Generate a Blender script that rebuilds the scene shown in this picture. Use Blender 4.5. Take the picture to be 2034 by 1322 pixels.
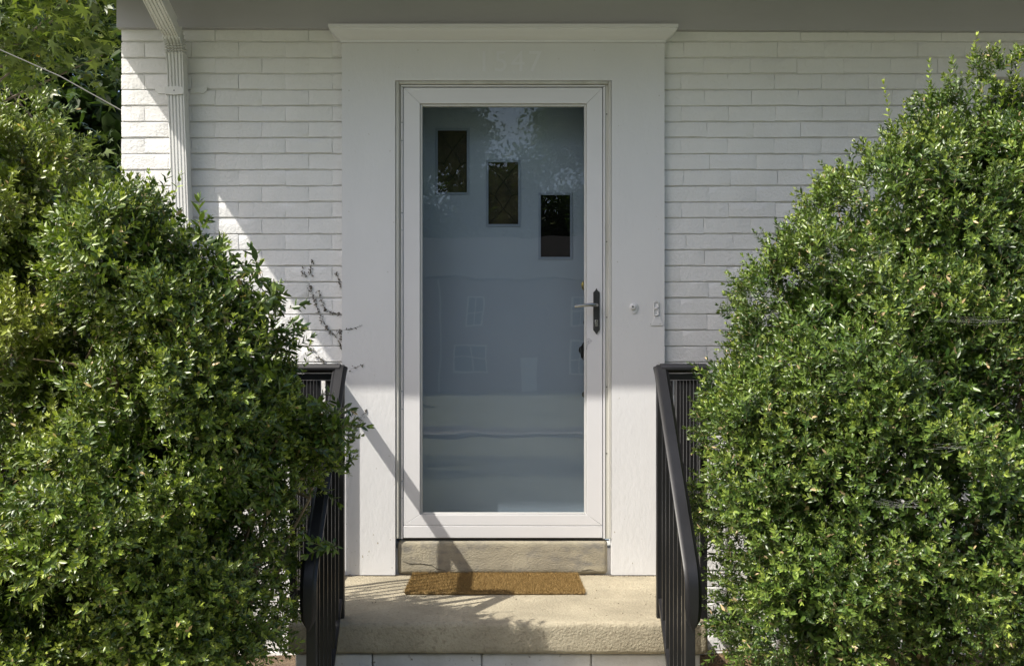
import bpy, bmesh, math, random
import numpy as np
from mathutils import Vector, Matrix, noise

random.seed(7); rng = np.random.default_rng(7)
scene = bpy.context.scene
C = scene.collection
for o in list(bpy.data.objects): bpy.data.objects.remove(o)

# ------------------------------------------------------------------ camera, sky, sun, exposure
F, CX, HY, DW, CZ = 1823.0, 990.0, 768.0, 4.23, 1.463     # focal length (px), vanishing point, wall distance, eye height
cam = bpy.data.cameras.new('camera'); camo = bpy.data.objects.new('camera', cam); C.objects.link(camo)
camo.location = (0, -DW, CZ); camo.rotation_euler = (math.radians(90), 0, 0)
cam.sensor_width = 36; cam.lens = 36 * F / 2034
cam.shift_x = (1017 - CX) / 2034; cam.shift_y = (HY - 661) / 2034
cam.clip_start = .05; cam.clip_end = 2000
scene.camera = camo

SUN = Vector((1.0, 0.62, -1.466)).normalized()            # direction the light travels
world = bpy.data.worlds.new('World'); scene.world = world; world.use_nodes = True
wn = world.node_tree.nodes; wl = world.node_tree.links
bg = wn['Background']; sky = wn.new('ShaderNodeTexSky'); sky.sky_type = 'NISHITA'; sky.sun_disc = False
sky.sun_elevation = math.asin(-SUN.z); sky.sun_rotation = math.atan2(-SUN.x, -SUN.y)
sky.air_density = 1.0; sky.dust_density = 4.0; sky.ozone_density = 1.0; sky.altitude = 100
wl.new(sky.outputs[0], bg.inputs[0]); bg.inputs[1].default_value = 0.122
sl = bpy.data.lights.new('sun', 'SUN'); sl.energy = 3.6; sl.angle = math.radians(.53); sl.color = (1, .95, .85)
so = bpy.data.objects.new('sun', sl); C.objects.link(so); so.location = (-8, -6, 12)
so.rotation_euler = SUN.to_track_quat('-Z', 'Y').to_euler()
scene.view_settings.view_transform = 'Standard'; scene.view_settings.look = 'None'
scene.view_settings.gamma = 1; scene.view_settings.use_curve_mapping = False
scene.view_settings.exposure = 0.90

def P(px, py, Y=0.0):                                     # photo pixel -> point on the plane at depth Y
    D = DW + Y
    return Vector(((px - CX) * D / F, Y, CZ - (py - HY) * D / F))

# ------------------------------------------------------------------ materials
MATS = {}
def mat(name, c1, c2=None, scale=4, rough=.5, bump=0, bscale=40, bdist=.004, spec=.5, metal=0,
        c3=None, s3=80, t3=(.62, .75), stretch=(1, 1, 1), lo=.35, hi=.68, detail=5, bump2=0, bscale2=8, coat=0):
    m = bpy.data.materials.new(name); m.use_nodes = True
    nt = m.node_tree; N = nt.nodes; L = nt.links; b = N['Principled BSDF']
    b.inputs['Roughness'].default_value = rough; b.inputs['Metallic'].default_value = metal
    b.inputs['Specular IOR Level'].default_value = spec; b.inputs['Coat Weight'].default_value = coat
    g = N.new('ShaderNodeNewGeometry'); mp = N.new('ShaderNodeMapping'); mp.inputs['Scale'].default_value = stretch
    L.new(g.outputs['Position'], mp.inputs[0])
    col = None
    def nz(s, d=detail, r=.6):
        n = N.new('ShaderNodeTexNoise'); n.inputs['Scale'].default_value = s; n.inputs['Detail'].default_value = d
        n.inputs['Roughness'].default_value = r; L.new(mp.outputs[0], n.inputs[0]); return n
    b.inputs['Base Color'].default_value = (*c1, 1)
    if c2:
        n = nz(scale); r = N.new('ShaderNodeValToRGB'); r.color_ramp.elements[0].position = lo; r.color_ramp.elements[1].position = hi
        r.color_ramp.elements[0].color = (*c1, 1); r.color_ramp.elements[1].color = (*c2, 1)
        L.new(n.outputs[0], r.inputs[0]); col = r.outputs[0]
    if c3:
        n = nz(s3, 3); r = N.new('ShaderNodeValToRGB'); r.color_ramp.elements[0].position = t3[0]; r.color_ramp.elements[1].position = t3[1]
        r.color_ramp.elements[0].color = (0, 0, 0, 1); r.color_ramp.elements[1].color = (1, 1, 1, 1)
        L.new(n.outputs[0], r.inputs[0]); mx = N.new('ShaderNodeMix'); mx.data_type = 'RGBA'
        L.new(r.outputs[0], mx.inputs[0])
        if col: L.new(col, mx.inputs[6])
        else: mx.inputs[6].default_value = (*c1, 1)
        mx.inputs[7].default_value = (*c3, 1); col = mx.outputs[2]
    if col: L.new(col, b.inputs['Base Color'])
    prev = None
    for s, st in ((bscale2, bump2), (bscale, bump)):
        if st:
            n = nz(s, 4); bp = N.new('ShaderNodeBump'); bp.inputs['Strength'].default_value = st
            bp.inputs['Distance'].default_value = bdist; L.new(n.outputs[0], bp.inputs['Height'])
            if prev: L.new(prev, bp.inputs['Normal'])
            prev = bp.outputs[0]
    if prev: L.new(prev, b.inputs['Normal'])
    MATS[name] = m; return m

WHITE = (.78, .77, .75)
mat('brick_paint', (.735, .73, .73), (.685, .68, .675), scale=3.2, rough=.62, bump=.55, bscale=75, bdist=.006, bump2=.5, bscale2=22, c3=(.40, .38, .34), s3=30, t3=(.70, .82))
mat('mortar_paint', (.70, .69, .68), (.58, .57, .55), scale=9, rough=.8, bump=.5, bscale=90)
mat('casing_paint', (.655, .655, .665), (.62, .62, .63), scale=2.2, rough=.5, bump=.42, bscale=55, bdist=.003, bump2=.55, bscale2=12, stretch=(1, 1, .5), c3=(.40, .38, .34), s3=40, t3=(.715, .79))
mat('head_paint', (.68, .68, .71), (.64, .64, .67), scale=2.2, rough=.5, bump=.22, bscale=42, bdist=.003, bump2=.3, bscale2=9, stretch=(.3, 1, 1))
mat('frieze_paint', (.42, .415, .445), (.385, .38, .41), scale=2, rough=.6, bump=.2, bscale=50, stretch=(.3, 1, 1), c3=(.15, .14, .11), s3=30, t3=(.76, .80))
mat('vinyl', (.67, .665, .68), (.64, .635, .65), scale=3, rough=.36, spec=.5)
mat('bead', (.54, .54, .53), rough=.4)
mat('gap', (.03, .03, .028), rough=.8)
mat('strip_paint', (.55, .545, .51), (.42, .41, .37), scale=14, rough=.55, stretch=(1, 1, .12), bump=.2)
mat('gutter_paint', (.70, .70, .685), (.63, .625, .60), scale=6, rough=.45, c3=(.30, .28, .22), s3=22, t3=(.70, .80), stretch=(1, 1, .4), bump=.1, bscale=60)
mat('concrete', (.40, .355, .262), (.265, .235, .172), scale=4.2, rough=.92, bump=.9, bscale=105, bdist=.006, bump2=.5, bscale2=30, c3=(.23, .195, .14), s3=80, t3=(.52, .76), detail=10, spec=.2)
mat('riser_concrete', (.42, .375, .275), (.255, .23, .175), scale=6.5, rough=.92, bump=.7, bscale=150, bdist=.005, bump2=.5, bscale2=18, c3=(.17, .165, .155), s3=17, t3=(.50, .80), detail=9, stretch=(.7, 1, 1.2))
mat('base_paint', (.64, .63, .61), (.50, .48, .45), scale=7, rough=.8, bump=.6, bscale=60, bdist=.005, c3=(.16, .13, .09), s3=34, t3=(.66, .74))
mat('iron', (.007, .007, .008), (.012, .012, .014), scale=8, rough=.40, bump=.12, bscale=120, bdist=.001, spec=.42, c3=(.09, .085, .08), s3=150, t3=(.74, .78))
mat('door_blue', (.285, .350, .43), (.265, .325, .40), scale=2.5, rough=.45, bump=.1, bscale=60, bdist=.001)
mat('door_trim', (.19, .24, .32), rough=.45)
mat('lead', (.006, .006, .006), rough=.6, spec=.15)
mat('leaded_glass', (.030, .028, .022), (.060, .052, .030), scale=14, rough=.22, bump=.2, bscale=45, bdist=.001, spec=.10)
mat('black_glass', (.004, .004, .004), rough=.12, spec=.06)
mat('brass', (.30, .25, .08), rough=.3, metal=.9)
mat('bronze', (.020, .018, .016), rough=.38, metal=.4)
mat('plate_dark', (.045, .045, .047), (.075, .075, .075), scale=30, rough=.38, metal=.7, stretch=(1, 1, .2))
mat('nickel', (.38, .38, .37), rough=.27, metal=1)
mat('scratch', (.34, .33, .36), rough=.6)
mat('coir', (.30, .20, .08), (.19, .12, .045), scale=55, rough=.95, bump=.8, bscale=260, bdist=.004)
mat('coir_fibre', (.33, .225, .090), (.18, .115, .043), scale=170, rough=.95, spec=.1, lo=.4, hi=.6)
mat('twig', (.17, .12, .07), (.26, .20, .12), scale=30, rough=.85)
mat('bark', (.11, .085, .06), (.19, .155, .115), scale=9, rough=.95, bump=.7, bscale=30, stretch=(1, 1, .3))
mat('dry_vine', (.05, .045, .035), (.10, .085, .06), scale=60, rough=.9)
mat('mulch', (.085, .055, .032), (.16, .115, .07), scale=22, rough=.95, bump=.9, bscale=70, bdist=.02)
mat('straw', (.34, .23, .12), (.16, .10, .055), scale=40, rough=.9)
mat('lawn', (.150, .166, .104), (.20, .212, .142), scale=.7, rough=.95, bump=.8, bscale=30, bdist=.03)
mat('asphalt', (.05, .05, .052), (.065, .065, .066), scale=2, rough=.9, bump=.4, bscale=60)
mat('kerb', (.27, .26, .24), (.22, .21, .20), scale=3, rough=.9)
mat('roof', (.055, .053, .05), (.085, .08, .075), scale=5, rough=.95, spec=.05, bump=.5, bscale=30)
mat('far_brick', (.24, .14, .115), (.29, .175, .14), scale=3, rough=.9)
mat('far_white', (.74, .73, .71), rough=.5)
mat('far_pane', (.03, .035, .04), rough=.1)
mat('wire', (.09, .088, .083), rough=.6)
mat('web', (.62, .62, .60), rough=.7)
mat('dark_room', (.05, .05, .05), rough=.9)

def leaf_mat(name, rough=.38, trans=.28, spec=.5):
    m = bpy.data.materials.new(name); m.use_nodes = True; N = m.node_tree.nodes; L = m.node_tree.links
    b = N['Principled BSDF']; out = N['Material Output']
    a = N.new('ShaderNodeAttribute'); a.attribute_name = 'Col'
    L.new(a.outputs[0], b.inputs['Base Color']); b.inputs['Roughness'].default_value = rough
    b.inputs['Specular IOR Level'].default_value = spec
    t = N.new('ShaderNodeBsdfTranslucent'); g = N.new('ShaderNodeMix'); g.data_type = 'RGBA'; g.blend_type = 'MULTIPLY'; g.inputs[0].default_value = 1
    L.new(a.outputs[0], g.inputs[6]); g.inputs[7].default_value = (1.7, 1.9, .7, 1); L.new(g.outputs[2], t.inputs[0])
    mx = N.new('ShaderNodeMixShader'); mx.inputs[0].default_value = trans
    L.new(b.outputs[0], mx.inputs[1]); L.new(t.outputs[0], mx.inputs[2]); L.new(mx.outputs[0], out.inputs[0])
    MATS[name] = m; return m
leaf_mat('box_leaf', .39, .11, .68); leaf_mat('gum_leaf', .40, .2, .6); leaf_mat('far_leaf', .6, .25, .3)

def glass_mat(name, tint, wav=.0):
    m = bpy.data.materials.new(name); m.use_nodes = True; N = m.node_tree.nodes; L = m.node_tree.links
    N.remove(N['Principled BSDF']); out = N['Material Output']
    g = N.new('ShaderNodeNewGeometry'); d = N.new('ShaderNodeVectorMath'); d.operation = 'DOT_PRODUCT'
    L.new(g.outputs['Normal'], d.inputs[0]); L.new(g.outputs['Incoming'], d.inputs[1])
    ab = N.new('ShaderNodeMath'); ab.operation = 'ABSOLUTE'; L.new(d.outputs['Value'], ab.inputs[0])
    s1 = N.new('ShaderNodeMath'); s1.operation = 'SUBTRACT'; s1.inputs[0].default_value = 1; L.new(ab.outputs[0], s1.inputs[1])
    pw = N.new('ShaderNodeMath'); pw.operation = 'POWER'; pw.inputs[1].default_value = 5; L.new(s1.outputs[0], pw.inputs[0])
    ma = N.new('ShaderNodeMath'); ma.operation = 'MULTIPLY_ADD'; ma.inputs[1].default_value = .95; ma.inputs[2].default_value = .05
    L.new(pw.outputs[0], ma.inputs[0])
    t = N.new('ShaderNodeBsdfTransparent'); t.inputs[0].default_value = (*tint, 1)
    gl = N.new('ShaderNodeBsdfGlossy'); gl.inputs['Roughness'].default_value = .004
    if wav:
        n = N.new('ShaderNodeTexNoise'); n.inputs['Scale'].default_value = 4.5; n.inputs['Detail'].default_value = 1
        L.new(g.outputs['Position'], n.inputs[0]); bp = N.new('ShaderNodeBump'); bp.inputs['Strength'].default_value = wav
        bp.inputs['Distance'].default_value = .002; L.new(n.outputs[0], bp.inputs['Height']); L.new(bp.outputs[0], gl.inputs['Normal'])
    mx = N.new('ShaderNodeMixShader'); L.new(ma.outputs[0], mx.inputs[0]); L.new(t.outputs[0], mx.inputs[1]); L.new(gl.outputs[0], mx.inputs[2])
    L.new(mx.outputs[0], out.inputs[0]); MATS[name] = m
glass_mat('storm_glass', (.94, .95, .95), .22)

# ------------------------------------------------------------------ mesh helpers
WORLD = {}
def tag(o, label=None, cat=None, group=None, kind=None):
    if label: o['label'] = label
    if cat: o['category'] = cat
    if group: o['group'] = group
    if kind: o['kind'] = kind
    return o
def thing(name, loc, label, cat, group=None):
    o = bpy.data.objects.new(name, None); C.objects.link(o); o.location = loc; o.empty_display_size = .1
    WORLD[o.name] = Vector(loc); return tag(o, label, cat, group)
def link(name, me, loc, parent):
    o = bpy.data.objects.new(name, me); C.objects.link(o); loc = Vector(loc); WORLD[o.name] = loc
    if parent is not None:
        o.parent = parent; o.location = loc - WORLD[parent.name]
    else: o.location = loc
    return o

class MB:
    def __init__(s): s.v = []; s.f = []
    def add(s, vs, fs):
        k = len(s.v); s.v += [Vector(v) for v in vs]; s.f += [tuple(i + k for i in f) for f in fs]; return s
    def box(s, x0, x1, y0, y1, z0, z1):
        return s.add([(x0,y0,z0),(x1,y0,z0),(x1,y1,z0),(x0,y1,z0),(x0,y0,z1),(x1,y0,z1),(x1,y1,z1),(x0,y1,z1)],
                     [(0,3,2,1),(4,5,6,7),(0,1,5,4),(1,2,6,5),(2,3,7,6),(3,0,4,7)])
    def prism(s, pts, axis, a, b):                       # polygon of 2-tuples extruded along an axis from a to b
        n = len(pts)
        mk = {'x': lambda p, h: (h, p[0], p[1]), 'y': lambda p, h: (p[0], h, p[1]), 'z': lambda p, h: (p[0], p[1], h)}[axis]
        return s.add([mk(p, a) for p in pts] + [mk(p, b) for p in pts],
                     [tuple(range(n)), tuple(range(2*n-1, n-1, -1))] + [(i, i+n, (i+1) % n + n, (i+1) % n) for i in range(n)])
    def tube(s, pts, radii, n=6, cap=True):
        pts = [Vector(p) for p in pts]; rings = []; k = len(s.v)
        if not hasattr(radii, '__len__'): radii = [radii] * len(pts)
        for i, p in enumerate(pts):
            t = (pts[min(i+1, len(pts)-1)] - pts[max(i-1, 0)]).normalized()
            a = t.orthogonal().normalized() if i == 0 else (a - t * a.dot(t)).normalized()
            b = t.cross(a)
            for j in range(n):
                an = 2 * math.pi * j / n; s.v.append(p + (a * math.cos(an) + b * math.sin(an)) * radii[i])
        for i in range(len(pts)-1):
            for j in range(n):
                s.f.append((k+i*n+j, k+i*n+(j+1) % n, k+(i+1)*n+(j+1) % n, k+(i+1)*n+j))
        if cap:
            s.f.append(tuple(k + j for j in range(n))[::-1]); e = k + (len(pts)-1)*n; s.f.append(tuple(e + j for j in range(n)))
        return s
    def sweep(s, path, prof, n, scales=None):            # planar path with fixed normal n; profile points (across, along n)
        path = [Vector(p) for p in path]; n = Vector(n); k = len(s.v); m = len(prof)
        for i, p in enumerate(path):
            ti = (p - path[i-1]).normalized() if i else None; to = (path[i+1] - p).normalized() if i < len(path)-1 else None
            t = (ti + to).normalized() if ti and to else (ti or to)
            c = n.cross(t).normalized(); f = 1 / max(.3, t.dot(ti or to))
            sc = scales[i] if scales else (1, 1)
            for a, b in prof: s.v.append(p + c * (a * f * sc[0]) + n * (b * sc[1]))
        for i in range(len(path)-1):
            for j in range(m): s.f.append((k+i*m+j, k+i*m+(j+1) % m, k+(i+1)*m+(j+1) % m, k+(i+1)*m+j))
        s.f.append(tuple(k + j for j in range(m))[::-1]); e = k + (len(path)-1)*m; s.f.append(tuple(e + j for j in range(m)))
        return s
    def lathe(s, base, axis, prof, n=20):                # prof: (distance along axis, radius)
        base = Vector(base); axis = Vector(axis).normalized(); a = axis.orthogonal().normalized(); b = axis.cross(a); k = len(s.v); m = len(prof)
        for d, r in prof:
            for j in range(n):
                an = 2*math.pi*j/n; s.v.append(base + axis*d + (a*math.cos(an) + b*math.sin(an))*r)
        for i in range(m-1):
            for j in range(n): s.f.append((k+i*n+j, k+i*n+(j+1) % n, k+(i+1)*n+(j+1) % n, k+(i+1)*n+j))
        s.f.append(tuple(k+j for j in range(n))[::-1]); s.f.append(tuple(k+(m-1)*n+j for j in range(n))); return s
    def mesh(s, name, loc, smooth):
        me = bpy.data.meshes.new(name); me.from_pydata([v - loc for v in s.v], [], s.f)
        bm = bmesh.new(); bm.from_mesh(me); bmesh.ops.recalc_face_normals(bm, faces=bm.faces); bm.to_mesh(me); bm.free()
        if smooth:
            me.shade_smooth()
            try: me.set_sharp_from_angle(angle=math.radians(38))
            except Exception: pass
        return me
    def build(s, name, material, parent=None, smooth=False, bevel=0, seg=2):
        lo = Vector((min(v[i] for v in s.v) for i in range(3))); hi = Vector((max(v[i] for v in s.v) for i in range(3)))
        loc = Vector(((lo.x+hi.x)/2, (lo.y+hi.y)/2, lo.z))
        me = s.mesh(name, loc, smooth or bevel > 0); me.materials.append(MATS[material])
        o = link(name, me, loc, parent)
        if bevel:
            b = o.modifiers.new('bevel', 'BEVEL'); b.width = bevel; b.segments = seg; b.limit_method = 'ANGLE'; b.angle_limit = math.radians(40)
            b.harden_normals = False
        return o

def tri_mesh(name, V, Fc, material, parent, loc, col=None):
    V = np.asarray(V, np.float32) - np.array(loc, np.float32); Fc = np.asarray(Fc, np.int32)
    me = bpy.data.meshes.new(name); nv, nf = len(V), len(Fc)
    me.vertices.add(nv); me.vertices.foreach_set('co', V.ravel())
    me.loops.add(nf*3); me.loops.foreach_set('vertex_index', Fc.ravel())
    me.polygons.add(nf); me.polygons.foreach_set('loop_start', np.arange(0, nf*3, 3, dtype=np.int32))
    me.update(calc_edges=True)
    if col is not None:
        at = me.attributes.new('Col', 'FLOAT_COLOR', 'POINT')
        at.data.foreach_set('color', np.concatenate([col, np.ones((nv, 1))], 1).astype(np.float32).ravel())
    me.materials.append(MATS[material]); return link(name, me, loc, parent)

# ------------------------------------------------------------------ setting
ZS = .60                                                  # stoop top above the lawn
def bedz(x, y):                                           # raised planting beds beside the stoop
    d = max(0, -y); h = .235 * max(0, 1 - max(0, d - .5) / 2.2)
    return h + .02 * noise.noise(Vector((x*3, y*3, 1.7)))
g = MB()
ys = [-160, -60, -46, -30.5, -29.2, -24, -10, -3.3, 40, 160]; zs = [2.2, 1.5, 1.15, .15, 0, 0, 0, 0, 0, 0]
xs = [-160, -30, 0, 30, 160]
g.add([(x, y, z - .012 + (.02*(x) if y < -31 and abs(x) < 40 else 0)) for y, z in zip(ys, zs) for x in xs],
      [(r*5+c, r*5+c+1, r*5+c+6, r*5+c+5) for r in range(len(ys)-1) for c in range(4)])
tag(g.build('ground', 'lawn', smooth=True), 'short green lawn running to the street and beyond', 'lawn', kind='structure')
MB().box(-150, 150, -28.9, -23.2, -.3, .004).build('road', 'asphalt')['kind'] = 'structure'
MB().box(-150, 150, -23.2, -22.2, -.3, .11).build('kerb', 'kerb', bevel=.02)['kind'] = 'structure'
MB().box(-.62, .64, -2.3, -1.305, -.2, .004).build('path', 'kerb')['kind'] = 'structure'
for nm, x0, x1 in (('planting_bed', -4.2, -.80), ('planting_bed', .80, 4.6)):
    b = MB(); nx, ny = 34, 28
    for j in range(ny):
        for i in range(nx):
            x = x0 + (x1-x0)*i/(nx-1); y = -2.9 + 2.94*j/(ny-1); e = 0 if 0 < j and 0 < i < nx-1 else 0
            b.v.append(Vector((x, y, bedz(x, y) if j else -.02)))
    b.f = [(j*nx+i, j*nx+i+1, (j+1)*nx+i+1, (j+1)*nx+i) for j in range(ny-1) for i in range(nx-1)]
    b.build(nm, 'mulch', smooth=True)['kind'] = 'structure'

# ------------------------------------------------------------------ house
XL, XR = P(241, 0).x, 6.2                                  # front wall corners
DX0, DX1, DZ1 = -.50, .545, 2.875                          # door opening
WX0, WX1, WZ0, WZ1 = 2.20, 3.30, 1.45, 2.93                # window opening on the right
ZT = 3.27
house = thing('house', (2.2, 3.4, 0), 'white painted brick house with grey frieze board under the eave', 'house')
w = MB()
mY = .0072
w.box(XL+.008, DX0, mY, .26, -.2, ZT); w.box(DX1, WX0, mY, .26, -.2, ZT); w.box(WX1, XR, mY, .26, -.2, ZT)
w.box(DX0, DX1, mY, .26, DZ1, ZT); w.box(DX0, DX1, mY, .26, -.2, ZS+.12); w.box(WX0, WX1, mY, .26, -.2, WZ0); w.box(WX0, WX1, mY, .26, WZ1, ZT)
wall = w.build('wall', 'mortar_paint', house)
r = MB(); r.box(XL+.008, XL+.25, .265, 6.8, -.2, ZT); r.build('side_wall', 'brick_paint', house)
r = MB(); r.box(XR-.25, XR, .265, 6.8, -.2, ZT); r.build('side_wall', 'brick_paint', house)
r = MB(); r.box(XL+.008, XR, 6.81, 7.05, -.2, ZT); r.build('rear_wall', 'brick_paint', house)
MB().box(XL+.26, XR-.26, .27, 6.8, .3, .58).build('floor_slab', 'dark_room', house)
MB().box(XL+.02, XR-.02, .02, 7.0, ZT+.003, ZT+.05).build('ceiling_slab', 'dark_room', house)
zl, zr = P(241, 55, -.025).z, P(2034, 62, -.025).z
fz = MB().prism([(XL-.012, zl), (P(2034, 0).x, zr), (XR, zr), (XR, 3.30), (XL-.012, 3.30)], 'y', -.026, .004)
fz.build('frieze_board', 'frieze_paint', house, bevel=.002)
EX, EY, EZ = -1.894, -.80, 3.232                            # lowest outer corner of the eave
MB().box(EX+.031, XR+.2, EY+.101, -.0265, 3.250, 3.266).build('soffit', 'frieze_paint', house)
MB().box(EX, XR+.2, EY+.075, EY+.10, EZ, 3.40).build('fascia', 'gutter_paint', house, bevel=.003)
MB().prism([(EY+.102, EZ), (-.09, EZ), (.0, 3.34), (3.5, 5.10), (7.6, 3.10), (7.6, 3.40), (3.5, 5.50), (EY+.102, 3.39)], 'x', EX, EX+.03).build('rake_board', 'gutter_paint', house)
gp = [(EY+.075, EZ), (EY+.012, EZ), (EY, EZ+.03), (EY-.012, EZ+.06), (EY-.02, EZ+.12), (EY-.012, EZ+.125), (EY-.006, EZ+.118), (EY+.004, EZ+.06), (EY+.016, EZ+.012), (EY+.07, EZ+.012), (EY+.07, EZ+.12), (EY+.075, EZ+.12)]
MB().prism(gp, 'x', EX, XR+.2).build('gutter', 'gutter_paint', house)
rf = MB().prism([(EY+.06, 3.405), (3.5, 5.55), (7.75, 3.40), (7.75, 3.46), (3.5, 5.63), (EY+.06, 3.465)], 'x', EX-.03, XR+.25)
rf.build('roof', 'roof', house)
for x in (XL+.01, XR-.2): MB().prism([(.0, ZT+.055), (7.0, ZT+.055), (3.5, 5.45)], 'x', x, x+.18).build('gable_wall', 'brick_paint', house)

# bricks: running bond, each brick an object where the photo shows it, the rest one mesh
PITCH, MOD, JT = .0738, .216, .0046
Z0 = P(0, 147).z
def brick_mesh(L, seed):
    rr = random.Random(seed); b = MB(); nx = 5; H = PITCH - JT
    xs_ = [0, .005, L*.36, L*.68, L-.005, L]; zs_ = [0, .0032, H*.5, H-.0032, H]
    for j, z in enumerate(zs_):
        for i, x in enumerate(xs_):
            ed = (i in (0, nx)) or (j in (0, 4))
            y = (.0036 if j in (0, 4) else .0005 + rr.uniform(-.0007, .0009) if ed else rr.uniform(-.0015, .0008))
            b.v.append(Vector((x + (rr.uniform(-.0012, .0012) if ed else 0), y, z + rr.uniform(-.0012, .0012))))
    n = nx + 1
    b.f = [(j*n+i, j*n+i+1, (j+1)*n+i+1, (j+1)*n+i) for j in range(4) for i in range(nx)]
    k = len(b.v); ring = list(range(n)) + [j*n+nx for j in range(1, 5)] + [4*n+i for i in range(nx-1, -1, -1)] + [j*n for j in range(3, 0, -1)]
    b.v += [Vector((b.v[i].x, .016, b.v[i].z)) for i in ring]
    m = len(ring); b.f += [(ring[i], k+i, k+(i+1) % m, ring[(i+1) % m]) for i in range(m)]
    me = b.mesh('brick', Vector((0, 0, 0)), True); me.materials.append(MATS['brick_paint']); return me
LENS = [MOD-.0010, .106, .055, .15]
BM = {L: [brick_mesh(L, 11*i + int(L*1000)) for i in range(9 if L > .2 else 3)] for L in LENS}
spans = [(XL, -.70), (.742, WX0), (WX1, XR)]
restV, restF = [], []; nb = 0
row = -4
z = Z0 - 38*PITCH
rowi = 0
while z < zl - .012:
    for si, (a, b_) in enumerate(spans + ([(WX0, WX1)] if (z + PITCH < WZ0 - .03 or z > WZ1) else []) + ([(-.70, .742)] if z > 3.04 or z + PITCH < ZS - .01 else [])):
        x = a + ((rowi % 2) * -.108 if si != 0 else -(rowi % 2) * .108) + (random.uniform(-.016, .016) if si else 0)
        while x < b_ - .012:
            x0, x1 = max(x, a), min(x + MOD, b_); x += MOD
            L = x1 - x0 - .0010
            if L < .02: continue
            base = min(LENS, key=lambda q: abs(q - L)); me = random.choice(BM[base]); sx = L / base
            lx, lz, ly = x0 + .0005, z + JT/2 + random.uniform(-.0014, .0014), random.uniform(-.0009, .0009)
            vis = (lx < -.7 and z > 1.25) or (.7 < lx < 1.02) or (.7 < lx and z > 2.92 - (1.95 - lx)*1.25 and lx < 2.0 and z > 1.3)
            if vis and nb < 300:
                o = bpy.data.objects.new('brick', me); C.objects.link(o); o.parent = wall
                o.location = Vector((lx, ly, lz)) - WORLD[wall.name]; o.scale = (sx, 1, 1); nb += 1
            else:
                k = len(restV)
                for v in me.vertices: restV.append((lx + v.co.x*sx, ly + v.co.y, lz + v.co.z))
                for p in me.polygons: restF.append(tuple(i + k for i in p.vertices))
    z += PITCH; rowi += 1
b = MB(); b.v = [Vector(v) for v in restV]; b.f = restF
b.build('brickwork', 'brick_paint', wall, smooth=True)['kind'] = 'stuff'

# window on the right, behind the shrub
win = thing('window', ((WX0+WX1)/2, .06, WZ0), 'white framed window in brick wall behind the tall right shrub', 'window')
MB().box(WX0-.03, WX1+.03, -.012, .09, WZ1-.045, WZ1+.03).build('head_trim', 'casing_paint', win, bevel=.003)
for x in (WX0, WX1-.06): MB().box(x, x+.06, .0, .10, WZ0+.05, WZ1-.048).build('jamb', 'casing_paint', win, bevel=.003)
MB().box(WX0-.05, WX1+.05, -.04, .10, WZ0-.005, WZ0+.048).build('sill', 'casing_paint', win, bevel=.004)
MB().box(WX0+.062, WX1-.062, .055, .09, 2.17, 2.21).build('meeting_rail', 'casing_paint', win, bevel=.003)
MB().box(WX0+.062, WX1-.062, .03, .065, WZ1-.125, WZ1-.048).build('sash_rail', 'casing_paint', win, bevel=.003)
for a, c in ((WZ0+.05, 2.168), (2.212, WZ1-.126)): MB().box(WX0+.062, WX1-.062, .07, .076, a, c).build('pane', 'far_pane', win)

# ------------------------------------------------------------------ door surround
CY = -.036
cas = thing('door_surround', (.02, CY, ZS), 'flat white painted board surround with moulded cornice around the front door', 'door surround')
x0, x1, x2, x3 = P(679, 0, CY).x, P(785, 0, CY).x, P(1215, 0, CY).x, P(1320, 0, CY).x
zh0, zh1 = P(0, 160, CY).z, P(0, 86, CY).z
for a, c in ((x0, x1), (x2, x3)): MB().box(a, c, CY, .0085, ZS+.004, zh1).build('casing_board', 'casing_paint', cas)
hb = MB().box(x1+.0001, x2-.0001, CY, .0085, zh0, zh1).build('head_board', 'casing_paint', cas)
zc0 = zh1 + .001
prof = [(.004, 0), (-.010, 0), (-.011, .010), (-.020, .014), (-.034, .020), (-.050, .030), (-.062, .036), (-.070, .044), (-.071, .050), (-.080, .052), (-.080, .066), (.004, .066)]
prof = [(q*.68 if q < 0 else q, h_) for q, h_ in prof]
MB().sweep([(x0+.002, .004, zc0), (x0+.002, CY, zc0), (x3-.002, CY, zc0), (x3-.002, .004, zc0)], prof, (0, 0, 1)).build('cornice', 'head_paint', cas)
for (px_, py_) in ((691, 180), (691, 420), (691, 660), (691, 1040), (773, 300), (773, 540), (773, 905), (1229, 250), (1229, 520), (1229, 790), (1308, 190), (1308, 455), (1308, 760), (830, 100), (1180, 100)):
    MB().lathe(P(px_ + random.uniform(-3, 3), py_, CY-.0004), (0, -1, 0), [(-.001, .0030), (.0004, .0028), (.0008, .0012)], 8).build('nail_head', 'strip_paint', cas)
# ghost of painted-over house number, a raised film of paint on the head board
fc = bpy.data.curves.new('number', 'FONT'); fc.body = '1547'; fc.size = .135; fc.extrude = .0001; fc.space_character = 1.15; fc.align_x = 'CENTER'
to = bpy.data.objects.new('number_source', fc); C.objects.link(to); bpy.context.view_layer.update()
nm = bpy.data.meshes.new_from_object(to.evaluated_get(bpy.context.evaluated_depsgraph_get())); bpy.data.objects.remove(to); nm.name = 'number_relief'
nm.transform(Matrix.Rotation(math.radians(90), 4, 'X')); nm.materials.clear(); nm.materials.append(MATS['head_paint'])
link('number_relief', nm, P(1012, 142, CY - .0007), hb)

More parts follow.
